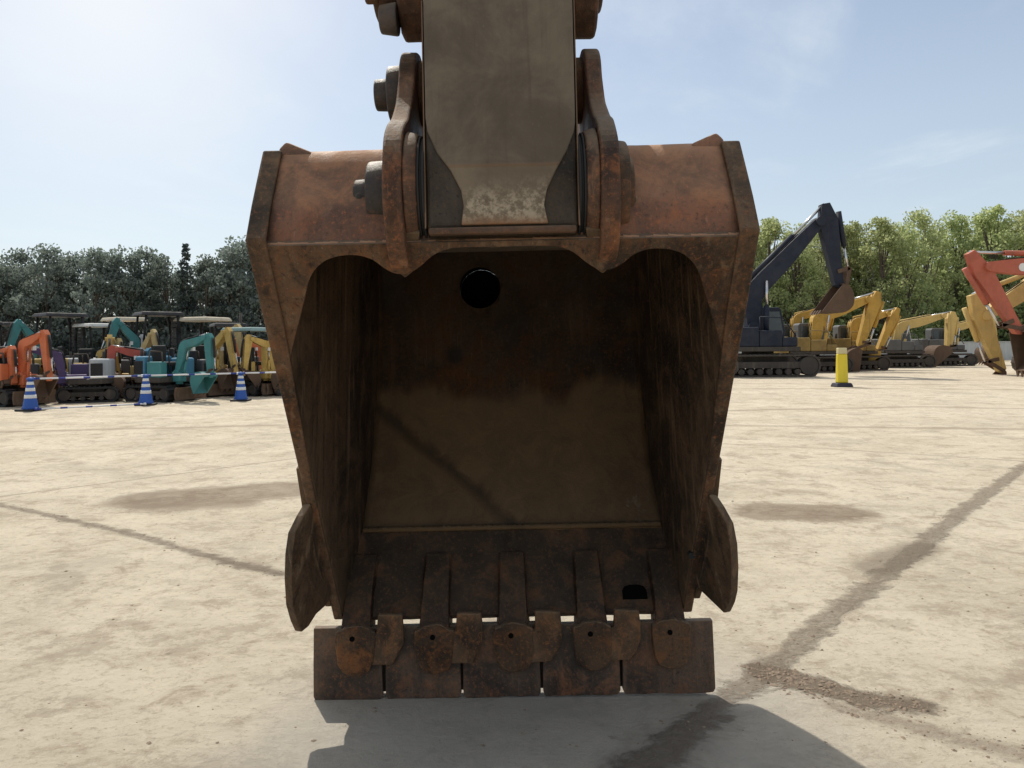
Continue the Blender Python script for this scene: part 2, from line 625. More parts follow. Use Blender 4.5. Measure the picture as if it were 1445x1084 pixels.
# front frame plate with its scalloped lower edge, lying in the mouth plane
def frame_pt(dx, py):
    """offset in px from the bucket's axis and height in the photograph -> (x, distance down the mouth from B)"""
    k = (488 - py) / F
    # on the mouth line: z = 1.3 + k*y
    # B + v*md
    v = (CAM_H + k * B_[0] - B_[1]) / (md.y - k * md.x)
    y = B_[0] + v * md.x
    return dx * y / F, v


lower = [(0, 347), (60, 347), (82, 350), (100, 358), (117, 372), (134, 382), (152, 382), (168, 374), (184, 362), (205, 355), (228, 355), (250, 361), (266, 374), (276, 392), (282, 415), (290, 445), (300, 480), (309, 525), (311, 575)]
hal = [frame_pt(dx, py) for dx, py in smooth(lower, 3)]
b = MB()


def mouth_pt(x, v, off):
    p = Vector(B_) + md * v - mn * off
    return L(x, p.x, p.y)


strip = []
for i, (x, v) in enumerate(hal):
    t = min(1.0, max(0.0, (v - 0.12) / 0.10)) if x > 0.45 else 0.0
    # the upper side of each cross-cut: the box edge in the middle, the outer edge along the sides
    ux = x * (1 - t) + 0.648 * t if x < 0.5 else 0.648 * max(t, 0.0) + (1 - t) * (x + (0.648 - x) * min(1, (x - 0.45) / 0.10))
    uv = -0.006 * (1 - t) + t * (v - 0.10 * (1 - t))
    strip.append(((x, v), (ux, uv)))
strip = [((-a[0], a[1]), (-c[0], c[1])) for a, c in strip[:0:-1]] + strip
gridf = [[b.b.verts.new(mouth_pt(a[0], a[1], o)) for a in pr] for pr in strip for o in (0.004, -0.024)]
fr_, bk_ = gridf[0::2], gridf[1::2]
for i in range(len(fr_) - 1):
    b.face((fr_[i][0], fr_[i + 1][0], fr_[i + 1][1], fr_[i][1]))
    b.face((bk_[i + 1][0], bk_[i][0], bk_[i][1], bk_[i + 1][1]))
    b.face((fr_[i + 1][0], fr_[i][0], bk_[i][0], bk_[i + 1][0]))
    b.face((fr_[i][1], fr_[i + 1][1], bk_[i + 1][1], bk_[i][1]))
for k in (0, -1):
    b.face((fr_[k][0], fr_[k][1], bk_[k][1], bk_[k][0]))
FP = b.build('front_frame', FRAME, BUCKET, 0.006, 3)

# lip (cutting edge plate)
b = MB()
for (y0, z0, y1, z1, th) in ((3.115, 0.568, 2.852, 0.298, 0.045),):
    d = Vector((y1 - y0, z1 - z0)).normalized()
    n = Vector((-d.y, d.x))
    if n.x < 0:
        n = -n
    nseg = 30
    V0 = []
    for i in range(nseg + 1):
        t = i / nseg
        x = -0.640 + 1.28 * t
        row = []
        jit = 0.0035 * mnoise.noise(Vector((x * 14, 3, 1)))
        for (s, o) in ((0.0, 0.0), (0.35, 0.0), (0.7, 0.0), (1.0, 0.0), (1.0, th * 0.55), (0.75, th), (0.0, th)):
            yy = y0 + (y1 - y0) * s + n.x * o + (d.x * jit if s == 1 else 0)
            zz = z0 + (z1 - z0) * s + n.y * o + (d.y * jit if s == 1 else 0)
            w = 0.640 - 0.03 * (1 - s)
            row.append(b.b.verts.new(L(-w + 2 * w * t, yy, zz)))
        V0.append(row)
    for r0, r1 in zip(V0[:-1], V0[1:]):
        for k in range(7):
            b.face((r0[k], r0[(k + 1) % 7], r1[(k + 1) % 7], r1[k]))
    b.face(V0[0])
    b.face(V0[-1][::-1])
LIP = b.build('lip_plate', TEETH, BUCKET, 0.004)
b = MB()
for i in range(60):
    x0 = -0.6 + 1.2 * i / 60
    j = random.uniform(-0.002, 0.002)
    b.tube(L(x0, 3.098, 0.566 + j), L(x0 + 0.021, 3.098, 0.566 - j), 0.011 + j, 0.011, 7, caps=False)
b.build('weld_bead', RUST_IN, BUCKET)
# plug hole in the lip near the right
b = MB()
pd = Vector((-0.698, -0.716))
pn = Vector((-0.716, 0.698))
pc = Vector((2.905, 0.352)) + pn * 0.001
ol = [(-0.046, 0.026), (-0.046, -0.008), (-0.036, -0.024), (-0.015, -0.03), (0.018, -0.03), (0.038, -0.022), (0.046, -0.006), (0.046, 0.026)]
b.prism([L(0.462 + u, pc.x + pd.x * w, pc.y + pd.y * w) for u, w in ol], Vector((0, pn.x * 0.006, pn.y * 0.006)))
b.build('plug', HOLLOW, BUCKET)

# teeth: shank over the lip, cap with pin hole, side ear, and the wide welded blade
PITCHX = 0.29


def V3(dx, py, Y):
    return L(dx * Y / F, Y, CAM_H + (488 - py) / F * Y)


def poly_plate(pts, Y, th, Ytop=None):
    return [V3(dx, py, Y) for dx, py in pts], Vector((0, th, 0))


blades = [(-0.742, -0.487), (-0.476, -0.197), (-0.189, 0.097), (0.106, 0.391), (0.400, 0.742)]
b = MB()
b.box(-0.70, 0.70, 2.862 - ROOT.y, 2.882 - ROOT.y, 0.016, 0.215)
b.build('backing_bar', DARKBROWN, BUCKET, 0.004)
for k in range(5):
    X = (k - 2) * PITCHX
    rnd = random.Random(40 + k)
    b = MB()
    # shank: wedge lying on the inside of the lip, then standing out past its edge
    wt, wb_ = 0.052, 0.068
    p_in = [(3.02, 0.487, 0.004), (2.955, 0.418, 0.018), (2.87, 0.328, 0.026), (2.822, 0.262, 0.030), (2.812, 0.205, 0.022)]
    ring = []
    for i, (y, z, up) in enumerate(p_in):
        w = wt + (wb_ - wt) * i / 4
        nrm = Vector((-0.70, 0.71)) if i < 3 else Vector((-1, 0.12))
        f_ = Vector((y, z)) + nrm * up * (1 if i < 3 else 0.3)
        back = Vector((y, z)) - nrm * (0.004 if i < 2 else 0.05)
        ring.append([b.b.verts.new(L(X + sx * (w - ins), q.x, q.y)) for sx, ins, q in ((-1, 0.010, f_), (1, 0.010, f_), (1, 0, back), (-1, 0, back))])
    for r0, r1 in zip(ring[:-1], ring[1:]):
        for q in range(4):
            b.face((r0[q], r0[(q + 1) % 4], r1[(q + 1) % 4], r1[q]))
    b.face(ring[0])
    b.face(ring[-1][::-1])
    T = b.build('tooth', TEETH, BUCKET, 0.008, 3)
    # cap
    cap = smooth([(-27, 889), (-14, 882), (0, 879), (14, 882), (27, 889)], 3)
    cap = [(dx, py) for dx, py in cap] + [(28, 900), (28, 915), (26, 932), (20, 944), (8, 949), (-6, 950), (-18, 945), (-24, 934), (-27, 918), (-28, 900)]
    b = MB()
    vsx = [V3(dx + rnd.uniform(-1.5, 1.5), py + rnd.uniform(-1.2, 1.2), 2.796) + Vector((X, 0, 0)) for dx, py in cap]
    b.prism(vsx, Vector((0, 0.034, 0)))
    co = b.build('tooth_cap', CAPM, T, 0.009, 3)
    # pin hole
    b = MB()
    hc = V3(-2 + rnd.uniform(-2, 2), 897, 2.796) + Vector((X, 0, 0))
    b.tube(hc + Vector((0, -0.0035, 0)), hc + Vector((0, 0.006, 0)), 0.0095, 0.0095, 14)
    b.build('pin_hole', HOLLOW, T)
    if k < 4:
        b = MB()
        hk = [(20, 893), (31, 889), (32, 864), (66, 865), (68, 884), (68, 906), (60, 924), (52, 935), (22, 936)]
        vsx = [V3(dx + rnd.uniform(-1.2, 1.2), py + rnd.uniform(-1, 1), 2.801) + Vector((X, 0, 0)) for dx, py in hk]
        b.prism(vsx, Vector((0, 0.026, 0)))
        b.build('side_ear', CAPM, T, 0.006, 2)
    # blade
    x0, x1 = blades[k]
    b = MB()
    zt = 0.268 + rnd.uniform(-0.004, 0.004)
    nb_ = 9
    bot = [(x0 + 0.008 + (x1 - x0 - 0.016) * q / nb_, 0.001 + rnd.uniform(0, 0.0045)) for q in range(nb_ + 1)]
    pts = bot + [(x1, 0.018), (x1 - 0.002, zt * 0.6), (x1 - 0.004, zt), (x0 + 0.004, zt), (x0 + 0.001, zt * 0.5), (x0, 0.020)]
    b.prism([L(x, 2.822 + 0.03 * z, z) for x, z in pts], Vector((0, 0.030, 0)))
    bl = b.build('blade', BLADE, BUCKET, 0.004, 2)
    bl.location.z = rnd.uniform(-0.002, 0.003)
    bl.location.y = rnd.uniform(-0.004, 0.004)

# side cutters
for sx, lab in ((-1, None), (1, None)):
    if sx < 0:
        cp = [(-281, 704, 2.50), (-292, 722, 2.48), (-304, 745, 2.475), (-309, 775, 2.49), (-311, 810, 2.52), (-310, 848, 2.575), (-304, 872, 2.62), (-298, 886, 2.65), (-288, 878, 2.68), (-277, 861, 2.71), (-262, 848, 2.74), (-255, 838, 2.76), (-262, 790, 2.70), (-272, 745, 2.60)]
    else:
        cp = [(281, 703, 2.50), (293, 722, 2.48), (305, 745, 2.475), (310, 775, 2.49), (311, 808, 2.52), (309, 842, 2.575), (305, 858, 2.61), (298, 872, 2.64), (284, 858, 2.68), (272, 846, 2.72), (262, 836, 2.74), (256, 826, 2.76), (262, 788, 2.70), (272, 745, 2.60)]
    b = MB()
    inn = [V3(dx, py, Y) for dx, py, Y in cp]
    outv = [p + Vector((sx * 0.030, 0.022, -0.004)) for p in inn]
    va = [b.b.verts.new(p) for p in inn]
    vb = [b.b.verts.new(p) for p in outv]
    cen = sum(inn, Vector()) / len(inn) + Vector((-sx * 0.004, -0.006, 0))
    ceo = sum(outv, Vector()) / len(outv) + Vector((sx * 0.006, 0.01, 0))
    vc = b.b.verts.new(cen)
    vo = b.b.verts.new(ceo)
    n = len(va)
    for i in range(n):
        j = (i + 1) % n
        b.face((va[i], va[j], vc))
        b.face((vb[j], vb[i], vo))
        b.face((va[j], va[i], vb[i], vb[j]))
    SC = b.build('side_cutter', RUST_SIDE, BUCKET, 0.005, 2)
    # the wing that carries it, welded flat on the side plate
    b = MB()
    wing = [(2.46, 0.92), (2.50, 0.83), (2.60, 0.60), (2.74, 0.42), (2.80, 0.36), (2.88, 0.36), (2.86, 0.62), (2.70, 0.86), (2.56, 0.95)]
    b.prism([L(sx * 0.664, y, z) for y, z in wing], Vector((sx * 0.022, 0, 0)))
    b.build('cutter_wing', RUST_SIDE, SC, 0.004)
# bolt hole in the right flange
b = MB()
h0 = V3(255, 790, 2.672)
b.tube(h0, h0 + Vector((0.0, 0.03, 0)), 0.011, 0.011, 12)
b.build('bolt_hole', BLACK, BUCKET)

# hinge ears
P1 = (2.10, 1.72)
P2 = (2.42, 2.10)
P3 = (2.33, 2.42)
ear = smooth([(2.10, 1.505), (2.03, 1.515), (1.962, 1.575), (1.928, 1.66), (1.930, 1.755), (1.962, 1.835), (2.03, 1.895), (2.12, 1.94), (2.20, 2.005), (2.255, 2.09), (2.30, 2.17), (2.37, 2.215), (2.46, 2.215), (2.535, 2.15), (2.555, 2.05), (2.57, 1.95), (2.66, 1.90)], 4)
ear += [(2.6, 1.86), (2.25, 1.82), (2.15, 1.68), (2.15, 1.55)]
for sx in (-1, 1):
    b = MB()
    x0, x1 = sorted((sx * 0.302, sx * 0.252))
    b.prism([L(x0, y, z) for y, z in ear], Vector((x1 - x0, 0, 0)))
    E = b.build('hinge_ear', RUST_ORANGE, BUCKET, 0.008, 3)
    roughen(E, 0.003, 9, 3 + sx)
    b = MB()
    b.tube(L(sx * 0.218, *P1), L(sx * 0.2525, *P1), 0.158, 0.168, 40)
    b.tube(L(sx * 0.2525, *P1), L(sx * 0.2915, *P1), 0.168, 0.166, 40)
    b.build('ear_boss', RUST_ORANGE, E, 0.006, 2)
    b = MB()
    b.tube(L(sx * 0.225, *P2), L(sx * 0.2535, *P2), 0.10, 0.10, 32)
    b.build('ear_boss', RUST, E, 0.005, 2)
    # dust seal between ear and arm
    b = MB()
    for (xa, xb, rr) in ((0.1985, 0.2045, 0.157), (0.2045, 0.2115, 0.149), (0.2115, 0.2175, 0.155)):
        b.tube(L(sx * xa, *P1), L(sx * xb, *P1), rr, rr, 40)
    b.build('dust_seal', BLACK, E, 0.002)
    # stiffener plate from ear down to the scallop, the pointed foot of the ear
    b = MB()
    x0 = sx * 0.215
    b.prism([L(sx * 0.215, 1.985, 1.60), L(sx * 0.302, 1.985, 1.60), L(sx * 0.300, 2.045, 1.515), L(sx * 0.268, 2.075, 1.488), L(sx * 0.235, 2.055, 1.51)], Vector((0, 0.03, 0.02)))
    b.build('ear_foot', RUST_SIDE, E, 0.006, 2)
    # pins
    b = MB()
    if sx < 0:
        b.tube(L(-0.302, *P1), L(-0.362, *P1), 0.094, 0.090, 32)
        b.tube(L(-0.3605, *P1), L(-0.402, *P1), 0.046, 0.044, 24)
        b.tube(L(-0.385, P1[0] - 0.047, P1[1] - 0.01), L(-0.385, P1[0] - 0.03, P1[1] - 0.01), 0.011, 0.011, 12)
        b.build('hinge_pin', PIN_M, E, 0.006, 2)
        b = MB()
        b.tube(L(-0.302, *P2), L(-0.352, *P2), 0.088, 0.086, 32)
        b.tube(L(-0.3505, *P2), L(-0.396, *P2), 0.050, 0.048, 24)
        b.build('link_pin', PIN_M, E, 0.006, 2)
    else:
        b.tube(L(0.302, *P1), L(0.335, *P1), 0.135, 0.130, 32)
        b.tube(L(0.334, *P1), L(0.352, *P1), 0.09, 0.088, 24)
        b.tube(L(0.3515, P1[0] - 0.05, P1[1] - 0.04), L(0.362, P1[0] - 0.05, P1[1] - 0.04), 0.016, 0.016, 6)
        b.build('hinge_pin', RUST, E, 0.006, 2)
        b = MB()
        b.tube(L(0.302, *P2), L(0.312, *P2), 0.07, 0.07, 24)
        b.build('link_pin', PIN_M, E, 0.004, 2)

# arm
nose = [(P1[0] + 0.160 * math.cos(a), P1[1] + 0.160 * math.sin(a)) for a in [R(x) for x in range(-125, 25, 12)]]
arm_o = [(1.972, 1.610)] + nose + [(2.27, 1.90), (2.285, 2.2), (2.36, 2.6), (2.55, 3.2), (2.45, 3.9), (2.02, 3.9), (2.005, 3.0), (1.985, 2.3), (1.972, 1.9)]
b = MB()
b.prism([L(-0.195, y, z) for y, z in arm_o], Vector((0.39, 0, 0)))
ARM = b.build('arm', DARKBROWN, EX, 0.010, 3)
# front plate with its tongue
xs_t = [(-0.192, 3.9), (-0.192, 1.89), (-0.188, 1.855), (-0.165, 1.80), (-0.130, 1.752), (-0.104, 1.70), (-0.099, 1.66), (-0.106, 1.612), (0.118, 1.612), (0.108, 1.66), (0.116, 1.70), (0.142, 1.752), (0.170, 1.80), (0.188, 1.845), (0.192, 1.87), (0.192, 3.9)]
plate = []


def armface(z):
    pts = [(1.60, 1.972), (1.9, 1.972), (2.3, 1.985), (3.0, 2.005), (3.9, 2.02)]
    for (z0, y0), (z1, y1) in zip(pts[:-1], pts[1:]):
        if z <= z1:
            t = (z - z0) / (z1 - z0)
            return y0 + (y1 - y0) * t
    return y1


def thin_sheet(outline, zfun, th):
    """plate with an outline in x,z laid on the arm's front, cut across at heights so it follows the bend"""
    bm = bmesh.new()
    vs = [bm.verts.new((x, 0, z)) for x, z in outline]
    bm.faces.new(vs)
    for zc in (1.9, 2.3, 3.0):
        bmesh.ops.bisect_plane(bm, geom=bm.verts[:] + bm.edges[:] + bm.faces[:], plane_co=(0, 0, zc), plane_no=(0, 0, 1))
    r = bmesh.ops.extrude_face_region(bm, geom=bm.faces[:])
    for v in r['geom']:
        if isinstance(v, bmesh.types.BMVert):
            v.co.y = -1
    for v in bm.verts:
        v.co = L(v.co.x, zfun(v.co.z) - (th if v.co.y < -0.5 else -0.002), v.co.z)
    return bm


tb = MB()
tb.b.free()
tb.b = thin_sheet(xs_t, armface, 0.009)
tb.build('end_plate', ARM_PLATE, ARM, 0.004, 2)
# dark wedge-shaped cheeks beside the tongue
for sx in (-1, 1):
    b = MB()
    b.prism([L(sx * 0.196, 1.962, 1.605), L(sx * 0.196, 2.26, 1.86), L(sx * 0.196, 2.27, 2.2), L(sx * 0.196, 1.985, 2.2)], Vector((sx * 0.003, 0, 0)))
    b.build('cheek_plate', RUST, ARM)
b = MB()
b.box(-0.190, 0.190, 1.955 - ROOT.y, 1.985 - ROOT.y, 1.588, 1.606)
b.build('end_bead', DARKRUST, ARM, 0.006, 2)

# guide links beside the arm at the top of the view
for sx in (-1, 1):
    b = MB()
    lk = smooth([(2.33, 2.235), (2.22, 2.27), (2.17, 2.37), (2.19, 2.50), (2.35, 2.62), (2.62, 2.82), (2.74, 2.84), (2.80, 2.74), (2.70, 2.60), (2.50, 2.45), (2.43, 2.29)], 3, True)
    x0, x1 = sorted((sx * 0.212, sx * 0.292))
    b.prism([L(x0, y, z) for y, z in lk], Vector((x1 - x0, 0, 0)))
    LK = b.build('guide_link', DARKRUST, EX, 0.01, 2)
    roughen(LK, 0.006, 12, sx)
    if sx < 0:
        b = MB()
        b.tube(L(-0.292, *P3), L(-0.372, *P3), 0.135, 0.125, 28)
        b.tube(L(-0.345, 2.21, 2.315), L(-0.385, 2.21, 2.315), 0.022, 0.022, 6)
        b.build('pin_collar', DARKRUST, LK, 0.008, 2)
        b = MB()
        b.tube(L(-0.294, 2.24, 2.262), L(-0.348, 2.24, 2.262), 0.048, 0.040, 18)
        b.build('grease_knob', PIN_M, LK, 0.006, 2)
    else:
        b = MB()
        b.tube(L(0.292, *P3), L(0.312, *P3), 0.11, 0.105, 28)
        b.build('pin_collar', DARKRUST, LK, 0.006, 2)
b = MB()
b.prism([L(-0.12, 2.40, 2.02), L(-0.12, 2.52, 2.06), L(-0.12, 2.86, 2.74), L(-0.12, 2.68, 2.80), L(-0.12, 2.36, 2.14)], Vector((0.24, 0, 0)))
b.tube(L(-0.225, *P2), L(0.225, *P2), 0.075, 0.075, 24)
b.build('bucket_link', DARKRUST, EX, 0.01, 2)

# ================================================================== GROUND
def seg_mask(nt, P, pts, hw, soft, wob):
    """soft mask along a polyline on the ground"""
    res = None
    for a, c in zip(pts[:-1], pts[1:]):
        a = Vector((a[0], a[1], 0))
        c = Vector((c[0], c[1], 0))
        ba = c - a
        pa = nt.vmath('SUBTRACT', P, a)
        h = nt.math('DIVIDE', nt.vmath('DOT_PRODUCT', pa, ba), ba.dot(ba), clamp=True)
        q = nt.vmath('SUBTRACT', pa, nt.vmath('SCALE', ba, None, h))
        d = nt.vmath('LENGTH', q)
        res = d if res is None else nt.math('MINIMUM', res, d)
    res = nt.math('ADD', res, wob)
    return nt.ss(res, hw + soft, max(0.0, hw - soft * 0.3))


def ground_mat():
    m, nt, b = newmat('dusty concrete yard')
    P = objco(nt)
    sep = nt.new('ShaderNodeSeparateXYZ')
    nt.put(sep.inputs[0], P)
    big = nt.noise(P, 0.16, 5, 0.6, 0.5)
    n1 = nt.noise(P, 0.9, 8, 0.66, 0.4)
    n2 = nt.noise(P, 4.5, 9, 0.72, 0.5)
    n3 = nt.noise(P, 28, 6, 0.75)
    n4 = nt.noise(P, 160, 3, 0.7)
    st = nt.noise(nt.map(P, (0.7, 5.0, 1), rot=(0, 0, R(8))), 1.0, 7, 0.66, 0.5)
    c = nt.mix(nt.ss(n1, 0.32, 0.68), (0.490, 0.428, 0.322), (0.630, 0.558, 0.434))
    c = nt.mix(nt.ss(big, 0.4, 0.65, 0, 0.5), c, (0.60, 0.535, 0.425))
    c = nt.mix(nt.ss(n2, 0.50, 0.68, 0, 0.75), c, (0.335, 0.268, 0.190))
    c = nt.mix(nt.ss(n2, 0.26, 0.44, 0.6, 0), c, (0.62, 0.55, 0.455))
    c = nt.mix(nt.ss(st, 0.54, 0.70, 0, 0.35), c, (0.330, 0.270, 0.200))
    c = nt.mix(nt.ss(st, 0.28, 0.44, 0.25, 0), c, (0.61, 0.54, 0.44))
    m1 = nt.noise(nt.map(P, (1, 1.4, 1)), 16.0, 12, 0.85, 0.2)
    c = nt.mix(nt.ss(m1, 0.52, 0.60, 0, 0.6), c, (0.335, 0.280, 0.210))
    c = nt.mix(nt.ss(m1, 0.41, 0.48, 0.65, 0), c, (0.62, 0.555, 0.445))
    m2 = nt.noise(nt.map(P, (1, 1, 1), loc=(13, 5, 0)), 2.2, 10, 0.78, 0.2)
    c = nt.mix(nt.ss(m2, 0.52, 0.60, 0, 0.6), c, (0.345, 0.288, 0.214))
    m3 = nt.noise(nt.map(P, (1, 1, 1), loc=(3, 15, 0)), 0.8, 12, 0.75, 0.6)
    c = nt.mix(nt.ss(m3, 0.54, 0.60, 0, 0.4), c, (0.36, 0.315, 0.25))
    c = nt.mix(nt.ss(n3, 0.56, 0.70, 0, 0.65), c, (0.27, 0.215, 0.155))
    c = nt.mix(nt.ss(n3, 0.25, 0.42, 0.45, 0), c, (0.60, 0.53, 0.44))
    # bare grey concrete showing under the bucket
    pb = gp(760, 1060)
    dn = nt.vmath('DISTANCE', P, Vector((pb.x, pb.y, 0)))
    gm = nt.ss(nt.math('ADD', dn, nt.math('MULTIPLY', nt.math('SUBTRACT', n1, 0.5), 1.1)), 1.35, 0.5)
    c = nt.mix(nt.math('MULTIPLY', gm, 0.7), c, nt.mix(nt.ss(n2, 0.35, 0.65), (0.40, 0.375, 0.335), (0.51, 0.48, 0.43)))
    # wobble for the hand-drawn edges of dirt
    w = nt.math('MULTIPLY', nt.math('SUBTRACT', n2, 0.5), 0.30)
    w2 = nt.math('MULTIPLY', nt.math('SUBTRACT', n1, 0.5), 1.3)
    wc = nt.math('MULTIPLY', nt.math('SUBTRACT', n2, 0.5), 0.05)
    g = lambda *pp: [gp(*p) for p in pp]
    brk = nt.ss(n3, 0.30, 0.55, 0.45, 1.0)
    dirt = (0.205, 0.158, 0.115)
    tr = seg_mask(nt, P, g((860, 1130), (960, 1035), (1080, 945), (1180, 865), (1280, 785), (1360, 720), (1450, 655), (1600, 590)), 0.045, 0.04, w)
    c = nt.mix(nt.math('MULTIPLY', nt.math('MULTIPLY', tr, brk), 0.62), c, dirt)
    sm = seg_mask(nt, P, g((880, 1120), (930, 1060), (1000, 1000)), 0.05, 0.16, w)
    c = nt.mix(nt.math('MULTIPLY', sm, 0.5), c, (0.17, 0.14, 0.11))
    wide = seg_mask(nt, P, g((1235, 800), (1300, 772)), 0.10, 0.10, w)
    c = nt.mix(nt.math('MULTIPLY', wide, 0.7), c, (0.21, 0.17, 0.125))
    spl = seg_mask(nt, P, g((1075, 948), (1120, 960), (1200, 985), (1300, 996)), 0.055, 0.04, w)
    c = nt.mix(nt.math('MULTIPLY', spl, 0.85), c, dirt)
    spl2 = seg_mask(nt, P, g((1180, 995), (1300, 1030), (1460, 1065)), 0.03, 0.05, w)
    c = nt.mix(nt.math('MULTIPLY', nt.math('MULTIPLY', spl2, brk), 0.6), c, dirt)
    lf = seg_mask(nt, P, g((-60, 700), (60, 725), (200, 757), (330, 795), (430, 817)), 0.015, 0.05, w)
    c = nt.mix(nt.math('MULTIPLY', nt.math('MULTIPLY', lf, brk), 0.75), c, (0.24, 0.19, 0.14))
    lf2 = seg_mask(nt, P, g((290, 786), (410, 812)), 0.03, 0.07, w)
    c = nt.mix(nt.math('MULTIPLY', lf2, 0.45), c, dirt)
    # joints of the concrete
    j = seg_mask(nt, P, g((-200, 722), (0, 701), (230, 672), (440, 644)), 0.012, 0.022, wc)
    j2 = seg_mask(nt, P, g((990, 625), (1180, 634), (1460, 652)), 0.012, 0.025, wc)
    j = nt.math('MAXIMUM', j, j2)
    c = nt.mix(nt.math('MULTIPLY', j, 0.6), c, (0.25, 0.20, 0.155))
    # damp earth patches
    for pp, hw, so, am in ((((230, 704), (390, 692)), 0.38, 0.40, 0.95), (((200, 716), (330, 712)), 0.10, 0.35, 0.7), (((1090, 722), (1180, 724)), 0.27, 0.30, 1.0), (((1110, 694), (1150, 695)), 0.02, 0.34, 0.5),
                           (((1330, 690), (1365, 692)), 0.0, 0.30, 0.5), (((240, 850), (270, 850)), 0.0, 0.22, 0.4), (((1225, 872), (1260, 880)), 0.0, 0.14, 0.4), (((20, 880), (110, 905)), 0.0, 0.3, 0.25)):
        pm = seg_mask(nt, P, g(*pp), hw, so * 0.45, nt.math('ADD', nt.math('MULTIPLY', w2, so * 0.7), nt.math('MULTIPLY', nt.math('SUBTRACT', m2, 0.5), 0.9)))
        c = nt.mix(nt.math('MULTIPLY', nt.math('MULTIPLY', pm, am), nt.ss(m2, 0.62, 0.40, 1.0, 0.7)), c, (0.220, 0.172, 0.122))
    # far tyre ruts
    for pp, hw in ((((1000, 549), (1200, 548), (1600, 552)), 0.05), (((1000, 541), (1300, 543), (1600, 544)), 0.06), (((1000, 580), (1300, 574), (1600, 580)), 0.03), (((-100, 612), (400, 600)), 0.03), (((990, 600), (1450, 606)), 0.02)):
        pm = seg_mask(nt, P, g(*pp), hw, 0.25, nt.math('ADD', nt.math('MULTIPLY', w2, 0.25), w))
        c = nt.mix(nt.math('MULTIPLY', pm, 0.55), c, (0.25, 0.20, 0.145))
    # grass beyond the yard
    far = nt.ss(nt.math('ADD', sep.outputs[1], nt.math('MULTIPLY', n1, 4)), 57, 61)
    c = nt.mix(far, c, (0.085, 0.105, 0.045))
    # small stains
    v = nt.vor(P, 2.3)
    sp = nt.math('MULTIPLY', nt.ss(nt.math('ADD', v, nt.math('MULTIPLY', n2, 0.12)), 0.12, 0.075), 0.55)
    c = nt.mix(sp, c, (0.16, 0.125, 0.095))
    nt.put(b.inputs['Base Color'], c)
    b.inputs['Roughness'].default_value = 0.95
    b.inputs['Specular IOR Level'].default_value = 0.15
    dirtm = nt.math('MAXIMUM', nt.math('MAXIMUM', tr, spl), lf)
    h = nt.math('ADD', nt.math('MULTIPLY', n2, 0.35), nt.math('MULTIPLY', n3, 0.30))
    h = nt.math('ADD', h, nt.math('MULTIPLY', nt.math('MULTIPLY', dirtm, n3), 0.9))
    h = nt.math('SUBTRACT', h, nt.math('MULTIPLY', j, 0.3))
    h = nt.math('ADD', h, nt.math('MULTIPLY', m1, 0.4))
    bp = nt.bump(h, 0.9, 0.03)
    bp = nt.bump(n4, 0.4, 0.005, bp)
    nt.put(b.inputs['Normal'], bp)
    return m


GM = ground_mat()
b = MB()
xs = [-900, -120, -40, -12, 0, 12, 40, 120, 900]
ys = [-300, -20, 0, 5, 12, 30, 60, 130, 1800]
gv = [[b.b.verts.new((x, y, 0)) for x in xs] for y in ys]
for j in range(len(ys) - 1):
    for i in range(len(xs) - 1):
        b.face((gv[j][i], gv[j][i + 1], gv[j + 1][i + 1], gv[j + 1][i]))
structure(b.build('ground', GM))

# loose crumbs of dried mud and grit
CR = paint_mat('dried mud crumbs', (0.27, 0.205, 0.145), 0.9, 0.3)
b = MB()
rnd = random.Random(5)


def crumb(x, y, r):
    n = 5
    top = b.b.verts.new((x + rnd.uniform(-.3, .3) * r, y + rnd.uniform(-.3, .3) * r, r * rnd.uniform(0.3, 0.75)))
    ring = []
    for i in range(n):
        a = 2 * PI * i / n + rnd.uniform(-0.4, 0.4)
        q = r * rnd.uniform(0.7, 1.3)
        ring.append(b.b.verts.new((x + q * math.cos(a), y + q * math.sin(a), r * rnd.uniform(-0.1, 0.25))))
    for i in range(n):
        b.face((ring[i], ring[(i + 1) % n], top))


def crumbs_along(pts, n, spread, r0, r1):
    for _ in range(n):
        k = rnd.randrange(len(pts) - 1)
        t = rnd.random()
        p = pts[k].lerp(pts[k + 1], t)
        crumb(p.x + rnd.gauss(0, spread), p.y + rnd.gauss(0, spread), r0 + (r1 - r0) * rnd.random() ** 6)


g = lambda *pp: [gp(*p) for p in pp]
crumbs_along(g((1075, 948), (1120, 960), (1200, 985), (1300, 996)), 1300, 0.055, 0.001, 0.013)
crumbs_along(g((960, 1035), (1080, 945), (1180, 865), (1280, 785), (1360, 720), (1450, 655)), 900, 0.05, 0.0012, 0.009)
crumbs_along(g((0, 712), (60, 725), (200, 757), (330, 795), (430, 817)), 260, 0.07, 0.002, 0.012)
crumbs_along(g((1180, 995), (1300, 1030), (1460, 1065)), 160, 0.05, 0.002, 0.009)
for _ in range(1500):
    Yq = 2.2 + 7 * rnd.random() ** 1.3
    crumb(rnd.uniform(-0.8, 0.8) * Yq, Yq, 0.0012 + 0.010 * rnd.random() ** 5)
cr = b.build('grit', CR)
cr['kind'] = 'stuff'
tag(cr, 'dried mud crumbs and grit scattered over the concrete yard', 'grit')

# ================================================================== EXCAVATORS
def wpoly(a, b_, wa, wb_):
    """quad strip from a to b (2D) with half widths"""
    a, b_ = Vector(a), Vector(b_)
    d = (b_ - a).normalized()
    n = Vector((-d.y, d.x))
    return [a + n * wa, b_ + n * wb_, b_ - n * wb_, a - n * wa]


def ex2(poly, y0, y1):
    return [Vector((p[0], y0, p[1])) for p in poly], Vector((0, y1 - y0, 0))


